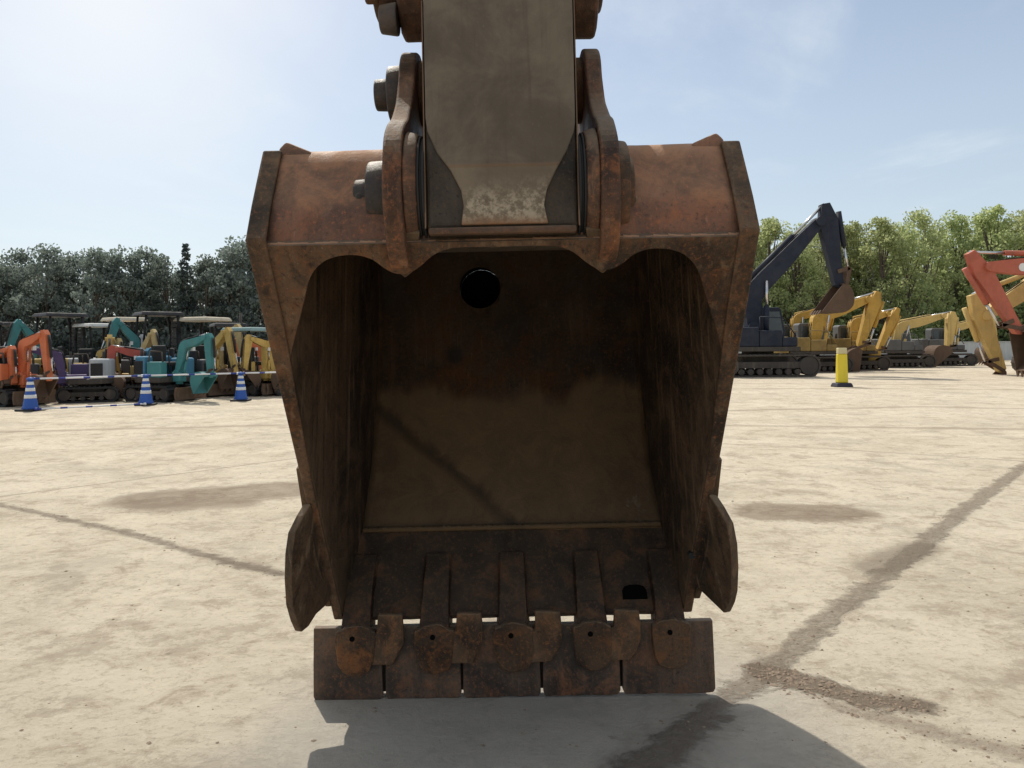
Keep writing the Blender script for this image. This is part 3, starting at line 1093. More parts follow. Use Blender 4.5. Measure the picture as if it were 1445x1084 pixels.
def cyl(parent, p, q, y, r, name, mat, frac=0.55):
    """hydraulic cylinder: barrel then polished rod"""
    a = Vector((p[0], y, p[1]))
    c = Vector((q[0], y, q[1]))
    mid = a.lerp(c, frac)
    o = MB().tube(a, mid, r, r, 10).build(name, mat, parent)
    MB().tube(mid, c, r * 0.55, r * 0.55, 8).build('cylinder_rod', CHROME, o)
    return o


def track(parent, x0, x1, y0, y1, h, mini):
    r = h / 2
    b = MB()
    pr = []
    n = 10
    for i in range(n + 1):
        a = PI / 2 - PI * i / n
        pr.append((x1 - r + r * math.cos(a), r + r * math.sin(a)))
    for i in range(n + 1):
        a = -PI / 2 - PI * i / n
        pr.append((x0 + r + r * math.cos(a), r + r * math.sin(a)))
    # belt as a ring with grousers
    th = 0.07 if not mini else 0.05
    inn = []
    cx = (x0 + x1) / 2
    for (x, z) in pr:
        k = (r - th) / r
        xx = x1 - r if x > x1 - r else (x0 + r if x < x0 + r else x)
        inn.append((xx + (x - xx) * k, r + (z - r) * k))
    A = [[b.b.verts.new((p[0], y, p[1])) for p in P_] for y in (y0, y1) for P_ in (pr, inn)]
    N = len(pr)
    for i in range(N):
        j = (i + 1) % N
        b.face((A[0][i], A[0][j], A[2][j], A[2][i]))
        b.face((A[1][j], A[1][i], A[3][i], A[3][j]))
        b.face((A[0][j], A[0][i], A[1][i], A[1][j]))
        b.face((A[2][i], A[2][j], A[3][j], A[3][i]))
    step = 0.19 if not mini else 0.11
    k = int((x1 - x0 - 2 * r) / step)
    for i in range(k + 1):
        xg = x0 + r + (x1 - x0 - 2 * r) * i / max(1, k)
        b.box(xg - 0.02, xg + 0.02, y0 + 0.003, y1 - 0.003, h - 0.005, h + 0.022)
        b.box(xg - 0.02, xg + 0.02, y0 + 0.003, y1 - 0.003, -0.002, 0.03)
    for sgn in (0, 1):
        for i in range(7):
            a = -PI / 2 + PI * i / 6 if sgn else PI / 2 + PI * i / 6
            cxx = x1 - r if sgn else x0 + r
            p = Vector((cxx + r * math.cos(a), 0, r + r * math.sin(a)))
            q = Vector((cxx + (r + 0.022) * math.cos(a), 0, r + (r + 0.022) * math.sin(a)))
            t = Vector((-math.sin(a), 0, math.cos(a))) * 0.02
            b.prism([p + t + Vector((0, y0 + 0.003, 0)), q + t + Vector((0, y0 + 0.003, 0)), q - t + Vector((0, y0 + 0.003, 0)), p - t + Vector((0, y0 + 0.003, 0))], Vector((0, y1 - y0 - 0.006, 0)))
    o = b.build('track', BLACK if mini else DARKSTEEL, parent)
    b = MB()
    ym0, ym1 = y0 + 0.04, y1 - 0.04
    for xx, rr in ((x0 + r, r - th - 0.01), (x1 - r, r - th - 0.01)):
        b.tube((xx, ym0, r), (xx, ym1, r), rr, rr, 16)
    nr = 4 if mini else 7
    for i in range(nr):
        xx = x0 + 2 * r + (x1 - x0 - 4 * r) * i / (nr - 1) if nr > 1 else cx
        b.tube((xx, ym0, th + r * 0.30), (xx, ym1, th + r * 0.30), r * 0.27, r * 0.27, 10)
    b.box(x0 + r, x1 - r, ym0 + 0.03, ym1 - 0.03, r * 0.8, r * 1.35)
    b.build('track_rollers', DARKSTEEL, o)
    return o


def digger_bucket(parent, pivot, tip, w, mat, size):
    """bucket: pivot is its hinge, tip the point of its teeth (2D)"""
    p, t = Vector(pivot), Vector(tip)
    d = t - p
    Ln = d.length
    d.normalize()
    sgn = size
    n = Vector((d.y, -d.x)) * sgn         # towards the back of the bucket
    crv = [(0.0, 0.0), (-0.05, 0.22), (0.08, 0.45), (0.32, 0.60), (0.58, 0.55), (0.80, 0.33), (1.0, 0.0)]
    crv = [p + d * (a * Ln) + n * (c * Ln) for a, c in smooth(crv, 3)]
    b = MB()
    pts, off = ex2(crv, -w / 2, -w / 2 + 0.03)
    b.prism(pts, off)
    pts, off = ex2(crv, w / 2 - 0.03, w / 2)
    b.prism(pts, off)
    for a, c in zip(crv[:-1], crv[1:]):
        dd = (Vector(c) - Vector(a)).normalized()
        m_ = Vector((-dd.y, dd.x)) * 0.02
        q = [Vector((a[0], -w / 2 + 0.004, a[1])), Vector((c[0], -w / 2 + 0.004, c[1])), Vector((c[0] + m_.x, -w / 2 + 0.004, c[1] + m_.y)), Vector((a[0] + m_.x, -w / 2 + 0.004, a[1] + m_.y))]
        b.prism(q, Vector((0, w - 0.008, 0)))
    for yy in (-w * 0.16, w * 0.16 - 0.04):
        e = [p + n * 0.02 * Ln, p - d * 0.13 * Ln + n * 0.05 * Ln, p - d * 0.16 * Ln + n * 0.2 * Ln, p + d * 0.06 * Ln + n * 0.42 * Ln]
        pts, off = ex2(e, yy, yy + 0.04)
        b.prism(pts, off)
    o = b.build('bucket', mat, parent)
    nt_ = 4 if w > 0.7 else 3
    for i in range(nt_):
        yy = -w / 2 + w * (i + 0.5) / nt_
        b = MB()
        hw = w / nt_ * 0.22
        base = t - d * 0.02 * Ln
        tipx = t + d * 0.14 * Ln - n * 0.03 * Ln
        b.prism([Vector((base.x + n.x * 0.05 * Ln, yy - hw, base.y + n.y * 0.05 * Ln)), Vector((base.x - n.x * 0.03 * Ln, yy - hw, base.y - n.y * 0.03 * Ln)), Vector((tipx.x, yy - hw, tipx.y))], Vector((0, 2 * hw, 0)))
        b.build('tooth', MUD, o)
    return o


def boom_parts(root, pose, mats, wid, th, big, bucket_w, bmat, bsgn=1, rodcol=None):
    """pose: foot, elbow, tip, arm_top, arm_tip, bucket_tip in the machine's own x,z"""
    foot, elbow, tip, atop, atip, btip = [Vector(p) for p in pose]
    body, armm = mats
    # boom outline
    f = (elbow - foot).normalized()
    g_ = (tip - elbow).normalized()
    nf = Vector((-f.y, f.x))
    ng = Vector((-g_.y, g_.x))
    nb = (nf + ng).normalized()
    upper = smooth([foot + nf * th * 0.55, foot.lerp(elbow, 0.55) + nf * th * 0.9, elbow + nb * th * 1.0, elbow.lerp(tip, 0.45) + ng * th * 0.85, tip + ng * th * 0.5], 4)
    lowerp = smooth([tip - ng * th * 0.5, elbow.lerp(tip, 0.45) - ng * th * 0.85, elbow - nb * th * 0.95, foot.lerp(elbow, 0.5) - nf * th * 0.8, foot - nf * th * 0.55], 4)
    b = MB()
    pts, off = ex2(upper + lowerp, -wid / 2, wid / 2)
    b.prism(pts, off)
    b.tube((foot.x, -wid * 0.75, foot.y), (foot.x, wid * 0.75, foot.y), th * 0.55, th * 0.55, 12)
    b.tube((tip.x, -wid * 0.7, tip.y), (tip.x, wid * 0.7, tip.y), th * 0.5, th * 0.5, 12)
    bo_ = b.build('boom', body, root, 0.012 if big else 0)
    # hoses along the boom
    b = MB()
    for yy in (-wid * 0.25, wid * 0.2):
        hp = [Vector((p[0], yy, p[1])) + Vector((nb.x, 0, nb.y)) * 0.035 for p in upper[2:-1:3]]
        b.path(hp, 0.018 if big else 0.014, 6)
    b.build('hose', BLACK, bo_)
    # arm
    da = (atip - atop).normalized()
    na = Vector((-da.y, da.x))
    piv = tip
    b = MB()
    al = (atip - atop).length
    pv = (piv - atop).dot(da) / al
    o1 = [atop + na * th * 0.40, atop.lerp(atip, min(0.45, max(0.1, pv))) + na * th * 0.95, atip + na * th * 0.42, atip + da * th * 0.35, atip - na * th * 0.42, atop.lerp(atip, min(0.45, max(0.12, pv + 0.05))) - na * th * 0.95, atop - na * th * 0.40]
    pts, off = ex2(o1, -wid * 0.36, wid * 0.36)
    b.prism(pts, off)
    ar_ = b.build('arm', armm, root, 0.01 if big else 0)
    # cylinders
    b0 = foot.lerp(elbow, 0.0) + Vector((th * 1.2 * (1 if tip.x > foot.x else -1), -th * 0.9))
    s = 1 if tip.x > foot.x else -1
    r_ = th * 0.27
    ups = elbow.lerp(tip, 0.18) - ng * s * 0
    for yy in ((-wid * 0.72, wid * 0.72) if big else (0,)):
        cyl(root, b0, elbow.lerp(tip, 0.15) if big else elbow - nb * s * th * 1.0, yy, r_, 'boom_cylinder', body)
    upn = ng if ng.y > 0 else -ng
    cyl(root, elbow + upn * th * 1.25, atop, 0, r_, 'arm_cylinder', body if big else BLACK, 0.6)
    side = na if (na.dot(atop - piv) >= 0 and False) else (na if (na.x * s > 0) else -na)
    lk = atip - da * th * 1.5 + side * th * 1.25
    cyl(root, atop + da * al * 0.12 + side * th * 1.3, lk, 0, r_, 'bucket_cylinder', body if big else BLACK, 0.62)
    b = MB()
    bd = (btip - atip).normalized()
    bn = Vector((bd.y, -bd.x)) * bsgn
    be = atip + bn * (btip - atip).length * 0.22
    for yy in (-wid * 0.45, wid * 0.36):
        pts, off = ex2(wpoly(lk, atip - da * th * 1.3, th * 0.2, th * 0.2), yy, yy + wid * 0.09)
        b.prism(pts, off)
        pts, off = ex2(wpoly(lk, be, th * 0.2, th * 0.2), yy, yy + wid * 0.09)
        b.prism(pts, off)
    b.build('bucket_link', MUD, root)
    digger_bucket(root, atip, btip, bucket_w, bmat, bsgn)
    return bo_, ar_


def mini_excavator(label, group, px, py_base, Y, head, col, canopy=None, pose=None, s=1.0, seat=True, hood=None, bmat=None, roof_h=2.3, arm_col=None):
    base = at(px, 500, Y)
    r = thing('mini_excavator', label, 'mini excavator', (base.x, Y, 0), R(head), group)
    r.scale = (s, s, s)
    m = paint(*col)
    am = paint(*arm_col) if arm_col else m
    for sg in (-1, 1):
        y0, y1 = sorted((sg * 0.24, sg * 0.47))
        track(r, -0.72, 0.72, y0, y1, 0.40, True)
    b = MB()
    b.box(-0.35, 0.35, -0.25, 0.25, 0.18, 0.40)
    b.tube((0, 0, 0.39), (0, 0, 0.475), 0.26, 0.26, 20)
    b.build('undercarriage', DARKSTEEL, r)
    # house: rounded platform, engine cover, skirts
    b = MB()
    n = 12
    pl = [(0.42, -0.46), (0.50, -0.25), (0.50, 0.25), (0.42, 0.46)] + [(-0.12 + 0.50 * math.cos(a) * 1.0, 0.48 * math.sin(a)) for a in [PI / 2 + PI * i / n for i in range(n + 1)]]
    b.prism([Vector((x, y, 0.47)) for x, y in pl], Vector((0, 0, 0.13)))
    b.build('platform', DARKSTEEL, r, 0.02)
    b = MB()
    eng = [(-0.10 + 0.50 * math.cos(a), 0.47 * math.sin(a)) for a in [PI / 2 + PI * i / n for i in range(n + 1)]] + [(-0.04, -0.47), (-0.04, 0.47)][::1]
    b.prism([Vector((x, y, 0.595)) for x, y in eng], Vector((0, 0, 0.52)))
    ec = b.build('engine_cover', paint(*hood) if hood else m, r, 0.07, 3)
    for sg in (-1, 1):
        b = MB()
        y0, y1 = sorted((sg * 0.476, sg * 0.462))
        b.box(-0.36, -0.08, y0, y1, 0.68, 1.0)
        b.build('vent_panel', BLACK, ec, 0.006)
    b = MB()
    b.tube((-0.30, -0.28, 1.10), (-0.30, -0.28, 1.30), 0.035, 0.03, 8)
    b.build('exhaust', DARKSTEEL, ec)
    b = MB()
    b.path([Vector((0.44, -0.36, 0.97)), Vector((0.40, -0.36, 1.22)), Vector((0.10, -0.40, 1.24)), Vector((0.02, -0.40, 0.98))], 0.018, 6)
    b.build('grab_rail', DARKSTEEL, r)
    b = MB()
    b.box(0.02, 0.46, 0.20, 0.46, 0.595, 0.72)
    b.build('step_box', m, r, 0.03, 2)
    b = MB()
    b.box(0.02, 0.46, -0.46, -0.24, 0.595, 0.98)
    b.build('side_tank', m, r, 0.03, 2)
    if seat:
        b = MB()
        b.box(-0.02, 0.36, -0.20, 0.22, 0.86, 0.97)
        b.box(-0.10, 0.00, -0.20, 0.22, 0.95, 1.38)
        b.build('seat', BLACK, r, 0.04, 2)
        b = MB()
        for yy in (-0.14, 0.16):
            b.tube((0.44, yy, 0.72), (0.40, yy, 1.18), 0.018, 0.018, 8)
            b.tube((0.40, yy, 1.16), (0.38, yy, 1.26), 0.028, 0.022, 8)
        b.build('control_lever', BLACK, r)
    # dozer blade
    b = MB()
    bp = [(0.93, 0.06), (0.90, 0.20), (0.93, 0.36), (0.98, 0.36), (0.95, 0.20), (0.98, 0.06)]
    pts, off = ex2(bp, -0.50, 0.50)
    b.prism(pts, off)
    for yy in (-0.18, 0.12):
        b.box(0.3, 0.92, yy, yy + 0.07, 0.16, 0.25)
    b.build('dozer_blade', MUD, r)
    if canopy:
        cm = paint(*canopy)
        b = MB()
        b.box(-0.62, 0.56, -0.52, 0.52, roof_h - 0.11, roof_h, taper=(0.90, 0.90))
        b.build('canopy_roof', cm, r, 0.03, 2)
        for yy in (-0.44, 0.44):
            b = MB()
            b.path([Vector((-0.48, yy, 0.9)), Vector((-0.50, yy, 1.7)), Vector((-0.44, yy, roof_h - 0.06))], 0.045, 8)
            b.build('canopy_post', BLACK, r)
            if canopy[0] != 'beige canopy':
                b = MB()
                b.path([Vector((0.44, yy, 0.62)), Vector((0.47, yy, 1.5)), Vector((0.40, yy, roof_h - 0.06))], 0.032, 8)
                b.build('canopy_post', BLACK, r)
        if canopy[0] in ('black canopy', 'dark grey canopy'):
            b = MB()
            for i in range(8):
                zz = 1.25 + i * (roof_h - 1.45) / 8
                b.box(-0.50, -0.485, -0.42, 0.42, zz, zz + 0.075)
            b.build('rear_grille', DARKSTEEL, r)
    # swing post then boom
    b = MB()
    b.box(0.46, 0.72, -0.11, 0.11, 0.48, 0.72)
    b.tube((0.60, 0, 0.42), (0.60, 0, 0.80), 0.085, 0.085, 12)
    b.build('swing_post', m, r, 0.02)
    pose = pose or [(0.62, 0.72), (0.78, 1.42), (1.38, 1.62), (1.45, 1.78), (1.52, 0.62), (1.22, 0.22)]
    boom_parts(r, pose, (m, am), 0.18, 0.112, False, 0.48, bmat or MUD)
    # lamp on the boom
    b = MB()
    e = Vector(pose[1])
    b.box(e.x + 0.08, e.x + 0.14, 0.09, 0.17, e.y - 0.12, e.y - 0.02)
    b.build('work_lamp', WHITE, r)
    return r


BLK = ('black canopy', (0.025, 0.025, 0.028))
WHT = ('white canopy', (0.66, 0.66, 0.63))
BEI = ('beige canopy', (0.56, 0.50, 0.38))
ORG = ('orange', (0.58, 0.150, 0.055), 0.5)
DGR = ('dark grey', (0.070, 0.074, 0.080), 0.4)
UW = [(0.60, 0.72), (0.80, 1.36), (1.42, 1.55), (1.50, 1.66), (1.56, 0.62), (1.24, 0.20)]
RED = ('red', (0.40, 0.080, 0.055), 0.5)
PUR = ('purple', (0.085, 0.060, 0.16), 0.45)
TEA = ('teal', (0.050, 0.215, 0.220), 0.45)
YEL = ('yellow', (0.58, 0.39, 0.11), 0.5)
SAND = ('sand yellow', (0.55, 0.42, 0.19), 0.5)
BLU = ('steel blue', (0.05, 0.20, 0.32))
GRY = ('light grey', (0.42, 0.45, 0.47))
U = [(0.60, 0.72), (0.64, 1.40), (1.20, 1.62), (1.27, 1.74), (1.42, 0.62), (1.12, 0.20)]
U2 = [(0.60, 0.72), (0.62, 1.35), (1.05, 1.72), (1.12, 1.84), (1.40, 0.66), (1.10, 0.22)]
UH = [(0.60, 0.72), (0.60, 1.50), (0.98, 1.98), (1.03, 2.14), (1.38, 1.02), (1.14, 0.55)]
UL = [(0.60, 0.70), (0.72, 1.20), (1.28, 1.36), (1.38, 1.46), (1.48, 0.56), (1.18, 0.18)]
GM_ = 'small excavators parked in rows on the left'
MX = mini_excavator
MX('bright orange mini excavator with upright orange arm behind the leftmost blue cone', GM_, 9, 0, 17.9, -22, ORG, None, U, hood=DGR)
MX('red orange mini excavator cut off by the left edge of the photo', GM_, -26, 0, 18.2, -30, ORG, None, UL, 0.95, hood=DGR)
MX('teal mini excavator with tall black canopy behind the orange one', GM_, 84, 0, 22.2, -128, TEA, BLK, UH, 1.0, roof_h=2.34, hood=DGR)
MX('grey mini excavator under a dark canopy at the far left back', GM_, 4, 0, 23.5, -70, GRY, BLK, U2, 0.95, roof_h=2.25)
MX('purple mini excavator with pale engine cover beside the orange one', GM_, 126, 0, 18.9, -158, PUR, None, UL, 0.95, hood=GRY, seat=False)
MX('yellow mini excavator under a small white canopy in the back row', GM_, 138, 0, 22.5, -35, SAND, WHT, U, 0.92, roof_h=2.22, hood=DGR)
MX('red mini excavator with its arm bent towards the left', GM_, 240, 0, 19.6, -160, RED, None, UL, 0.95, hood=BLU)
MX('teal mini excavator with black canopy and grille in the back row', GM_, 222, 0, 22.5, -140, TEA, BLK, UH, 1.02, roof_h=2.32, hood=DGR)
MX('steel blue and teal mini excavator with teal bucket right of the second cone', GM_, 226, 0, 19.0, -20, TEA, None, UW, 1.0, hood=BLU, bmat=paint(*TEA))
MX('yellow mini excavator under a wide beige canopy', GM_, 288, 0, 22.8, -20, SAND, BEI, U2, 1.08, roof_h=2.05, hood=GRY)
MX('yellow mini excavator with raised boom and muddy bucket left of the third cone', GM_, 282, 0, 20.8, -30, YEL, None, U2, 1.0, hood=DGR)
MX('yellow mini excavator with thin grey canopy nearest the big bucket', GM_, 352, 0, 21.0, -25, YEL, ('teal grey canopy', (0.22, 0.34, 0.34)), U, 0.95, roof_h=1.95, hood=DGR)
MX('sand yellow mini excavator half hidden by the big bucket edge', GM_, 412, 0, 21.2, -140, YEL, None, U, 0.95)
MX('small grey mini excavator between the red and blue ones', GM_, 218, 0, 21.0, -80, GRY, None, UL, 0.9)
MX('yellow mini excavator behind the purple one without a canopy', GM_, 122, 0, 20.8, -30, YEL, None, UL, 0.95, hood=GRY)
MX('dark grey mini excavator between the orange and purple ones', GM_, 70, 0, 20.2, -60, DGR, None, UL, 0.95, hood=YEL)
MX('grey mini excavator with pale canopy behind the red one', GM_, 176, 0, 24.6, -40, GRY, BEI, U, 1.0, roof_h=2.3)
MX('yellow mini excavator with black seat just left of the middle cone', GM_, 158, 0, 20.4, -65, YEL, None, U2, 0.9, hood=DGR)
MX('sand coloured mini excavator with dark canopy at the far left edge', GM_, -30, 0, 21.4, -40, SAND, BLK, UL, 0.95, roof_h=2.2, hood=DGR)
MX('blue grey mini excavator in front of the beige canopy', GM_, 268, 0, 20.2, -115, BLU, None, UL, 0.9, hood=DGR)
MX('orange mini excavator low behind the yellow machines near the big bucket', GM_, 388, 0, 23.6, -130, ORG, WHT, U, 0.95, roof_h=2.0, hood=DGR)
MX('yellow mini excavator with dark canopy behind the teal boom', GM_, 188, 0, 21.2, -30, SAND, None, UH, 0.85, hood=GRY)
MX('dark grey mini excavator behind the beige canopy machine', GM_, 322, 0, 25.0, -60, DGR, BLK, U, 1.0, roof_h=2.1, hood=GRY)


def px_pose(pts, Y, X0):
    out = []
    for (px, py) in pts:
        p = at(px, py, Y)
        out.append((p.x - X0, p.z))
    return out


def big_excavator(label, group, px0, Y, face, col, pose_px, th=0.24, wid=0.5, bmat=None, bw=1.0, cab_col=None, sgn=1, house=None, arm_col=None, s=1.0):
    """face=+1 looks to the right of the photograph, -1 to the left"""
    X0 = at(px0, 488, Y).x
    r = thing('excavator', label, 'excavator', (X0, Y, 0), 0 if face > 0 else PI, group)
    m = paint(*col)
    am = paint(*arm_col) if arm_col else m
    bm_ = m
    if house:
        m = paint(*house)
    pose = [((x * face), z) for x, z in px_pose(pose_px, Y, X0)]
    hs = s
    for sg in (-1, 1):
        y0, y1 = sorted((sg * 0.85 * hs, sg * 1.42 * hs))
        track(r, -1.95 * hs, 2.0 * hs, y0, y1, 0.88 * hs, False)
    b = MB()
    b.box(-0.9 * hs, 0.9 * hs, -0.86 * hs, 0.86 * hs, 0.35 * hs, 0.85 * hs)
    b.tube((0, 0, 0.84 * hs), (0, 0, 1.02 * hs), 0.62 * hs, 0.62 * hs, 24)
    b.build('undercarriage', DARKSTEEL, r)
    b = MB()
    b.box(-1.5 * hs, 1.25 * hs, -1.35 * hs, 1.35 * hs, 1.0 * hs, 1.18 * hs)
    b.build('platform', DARKSTEEL, r, 0.02)
    b = MB()
    n = 12
    cw = [(-1.55 + 0.75 * math.cos(a), 1.36 * math.sin(a)) for a in [PI / 2 + PI * i / n for i in range(n + 1)]]
    b.prism([Vector((x * hs, y * hs, 1.05 * hs)) for x, y in cw], Vector((0, 0, 0.95 * hs)))
    b.build('counterweight', m, r, 0.06, 3)
    b = MB()
    b.box(-1.548 * hs, -0.35 * hs, -1.33 * hs, 1.33 * hs, 1.183 * hs, 1.95 * hs)
    b.build('engine_cover', m, r, 0.05, 2)
    b = MB()
    b.box(-0.346 * hs, 0.55 * hs, -1.33 * hs, -0.45 * hs, 1.183 * hs, 1.82 * hs)
    b.box(0.553 * hs, 1.15 * hs, -1.31 * hs, -0.55 * hs, 1.183 * hs, 1.55 * hs)
    b.build('tool_box', m, r, 0.05, 2)
    b = MB()
    b.tube((-1.0 * hs, -0.7 * hs, 1.94 * hs), (-1.0 * hs, -0.7 * hs, 2.25 * hs), 0.06, 0.06, 10)
    b.build('exhaust', DARKSTEEL, r)
    b = MB()
    for (a, c) in (((-0.3, -1.25, 1.8), (-0.3, -1.25, 2.35)), ((-0.3, -1.25, 2.35), (0.6, -1.25, 2.30)), ((0.6, -1.25, 2.30), (1.1, -1.25, 1.6))):
        b.tube([q * hs for q in a], [q * hs for q in c], 0.022, 0.022, 6)
    b.build('handrail', m, r)
    # cab
    cm = paint(*cab_col) if cab_col else m
    b = MB()
    prof_ = [(-0.35, 1.19), (1.15, 1.19), (1.30, 1.75), (1.12, 2.72), (1.0, 2.80), (-0.28, 2.80), (-0.38, 2.70)]
    pts, off = ex2([(x * hs, z * hs) for x, z in prof_], 0.42 * hs, 1.34 * hs)
    b.prism(pts, off)
    cb = b.build('cab', cm, r, 0.05, 2)
    b = MB()
    for y in (0.405, 1.345):
        for poly_ in ([(-0.22, 1.95), (0.35, 1.95), (0.35, 2.62), (-0.22, 2.62)], [(0.45, 1.35), (1.08, 1.40), (1.18, 1.78), (1.04, 2.62), (0.45, 2.62)]):
            pts, off = ex2([(x * hs, z * hs) for x, z in poly_], y * hs, y * hs + 0.012)
            b.prism(pts, off)
    q = [Vector((1.312, 0.52, 1.80)), Vector((1.312, 1.24, 1.80)), Vector((1.152, 1.24, 2.66)), Vector((1.152, 0.52, 2.66))]
    b.prism([v * hs for v in q], Vector((-0.014, 0, 0)))
    b.build('window', GLASS, cb)
    boom_parts(r, pose, (bm_, am), wid, th, True, bw, bmat or MUD, bsgn=sgn)
    return r


GB = 'large excavators parked on the right'
NAVY = ('navy blue', (0.006, 0.011, 0.026), 0.05)
YB = ('machine yellow', (0.56, 0.34, 0.06), 0.5)
YB2 = ('faded yellow', (0.60, 0.42, 0.14))
ORB = ('vermilion', (0.46, 0.115, 0.065), 0.45)
HD = ('grimy dark yellow', (0.30, 0.20, 0.055), 0.7)
CD = ('dark cab grey', (0.10, 0.10, 0.10), 0.4)
big_excavator('navy blue excavator with its boom raised high and bucket curled', None, 1069, 31.0, 1, NAVY,
              [(1060, 462), (1064, 412), (1154, 314), (1163, 288), (1182, 402), (1153, 440)], 0.40, 0.55, MUD, 1.05, sgn=-1)
big_excavator('yellow excavator directly behind the navy one with boom low', GB, 1112, 36.5, 1, YB,
              [(1120, 492), (1124, 450), (1160, 436), (1172, 432), (1158, 490), (1146, 508)], 0.20, 0.42, house=HD, cab_col=CD, s=0.8)
big_excavator('bright yellow excavator behind the yellow sign post with muddy bucket', GB, 1140, 35.0, 1, YB,
              [(1146, 492), (1156, 449), (1222, 423), (1238, 412), (1211, 494), (1206, 530)], 0.30, 0.46, MUD, 0.9, house=HD, cab_col=CD, s=0.8)
big_excavator('yellow excavator with yellow bucket right of the sign post', GB, 1196, 37.0, 1, YB,
              [(1200, 490), (1206, 456), (1250, 443), (1266, 435), (1238, 497), (1233, 527)], 0.22, 0.44, paint(*YB), 0.8, house=HD, cab_col=CD, s=0.78)
big_excavator('pale yellow excavator with white framed cab and bucket on the ground', GB, 1266, 40.5, 1, YB2,
              [(1258, 496), (1270, 462), (1328, 446), (1343, 440), (1337, 497), (1312, 518)], 0.26, 0.46, MUD, 1.1, house=CD, cab_col=('cab frame white', (0.5, 0.5, 0.48), 0.3), s=0.75)
big_excavator('pale yellow excavator mostly hidden by the vermilion one', GB, 1326, 43.0, 1, YB2,
              [(1338, 490), (1344, 465), (1382, 452), (1395, 447), (1402, 495), (1385, 512)], 0.22, 0.44, house=CD, cab_col=CD, s=0.75)
big_excavator('faded yellow excavator reaching in from the right edge with arm to the ground', GB, 1530, 30.5, -1, YB2,
              [(1500, 470), (1470, 395), (1388, 446), (1371, 416), (1412, 522), (1404, 530)], 0.36, 0.42, MUD, 0.5)
ORE = big_excavator('vermilion excavator with silver rod reaching in from the right edge', GB, 1560, 28.0, -1, ORB,
                    [(1530, 462), (1490, 376), (1392, 377), (1368, 356), (1436, 468), (1446, 524)], 0.36, 0.42, MUD, 1.0, sgn=1)
# round white mark on its boom
p = at(1438, 378, 28.0)
lx = -(p.x - ORE.location.x)
b = MB()
b.tube((lx, 0.2105, p.z), (lx, 0.224, p.z), 0.15, 0.15, 20)
boomo = [c for c in ORE.children if c.name.startswith('boom') and 'cyl' not in c.name][0]
b.build('maker_mark', WHITE, boomo)

# ================================================================== CONES, BARS, SIGN POST
BLUE = paint_mat('blue cone plastic', (0.018, 0.085, 0.36), 0.45, 0.2)
CONEW = paint_mat('white cone band', (0.70, 0.72, 0.74), 0.4, 0.2)


def band_bar_mat():
    m, nt, b = newmat('blue and white bar')
    P = objco(nt)
    s = nt.new('ShaderNodeSeparateXYZ')
    nt.put(s.inputs[0], P)
    f = nt.math('FRACT', nt.math('MULTIPLY', s.outputs[0], 2.1))
    n = nt.noise(P, 9, 4)
    c = nt.mix(nt.math('GREATER_THAN', f, 0.72), nt.mix(n, (0.62, 0.62, 0.64), (0.80, 0.80, 0.80)), (0.03, 0.05, 0.28))
    nt.put(b.inputs['Base Color'], c)
    b.inputs['Roughness'].default_value = 0.5
    return m


BARM = band_bar_mat()
cone_xy = []
for px, py, lab in ((43, 580, 'blue and white striped traffic cone nearest the left edge'),
                    (206, 572, 'middle one of the three blue and white striped traffic cones'),
                    (340, 566, 'blue and white striped traffic cone nearest the big bucket')):
    q = gp(px, py)
    cone_xy.append(q)
    t = thing('traffic_cone', lab, 'traffic cone', (q.x, q.y, 0), R(random.uniform(-20, 20)), 'blue and white traffic cones')
    b = MB()
    b.box(-0.21, 0.21, -0.21, 0.21, 0, 0.045)
    b.build('base', BLACK, t, 0.02)
    prf = [(0.175, 0.045), (0.155, 0.075), (0.145, 0.10), (0.045, 0.70), (0.03, 0.715)]
    MB().lathe(prf, 20).build('body', BLUE, t)
    rr = lambda z: 0.145 - (z - 0.10) / 0.60 * 0.10
    for z0, z1 in ((0.27, 0.345), (0.42, 0.49), (0.555, 0.62)):
        MB().lathe([(rr(z0) + 0.0035, z0), (rr(z1) + 0.0035, z1)], 20).build('band', CONEW, t)
    b = MB()
    b.lathe([(0.06, 0.655), (0.075, 0.66), (0.075, 0.695), (0.06, 0.70)], 16)
    b.build('ring', BLUE, t)


def bar(p, q, z, lab, off=0.0):
    d = (q - p)
    t = d.normalized()
    mid = (p + q) / 2
    nrm = Vector((t.y, -t.x, 0))
    b = MB()
    ln = d.length / 2 - 0.10
    b.tube((-ln, 0, 0), (ln, 0, 0), 0.019, 0.019, 10)
    b.tube((-ln - 0.05, 0, 0), (-ln, 0, 0), 0.03, 0.03, 10)
    b.tube((ln, 0, 0), (ln + 0.05, 0, 0), 0.03, 0.03, 10)
    o = b.build('barrier_bar', BARM)
    o.location = (mid.x + nrm.x * off, mid.y + nrm.y * off, z)
    o.rotation_euler = (0, 0, math.atan2(t.y, t.x))
    tag(o, lab, 'barrier bar', 'striped bars between the cones')


bar(cone_xy[0], cone_xy[1], 0.68, 'striped bar at cone-top height between left and middle cone')
bar(cone_xy[1], cone_xy[2], 0.68, 'striped bar at cone-top height between middle and right cone')
end = cone_xy[2] + (cone_xy[2] - cone_xy[1])
bar(cone_xy[2], end, 0.68, 'striped bar running from the right cone behind the big bucket')
bar(cone_xy[0], cone_xy[1], 0.05, 'striped bar lying low between left and middle cone', 0.26)
t = thing('traffic_cone', 'blue and white traffic cone hidden behind the bucket side', 'traffic cone', (end.x, end.y, 0), 0, None)
bpy.data.objects.remove(t)

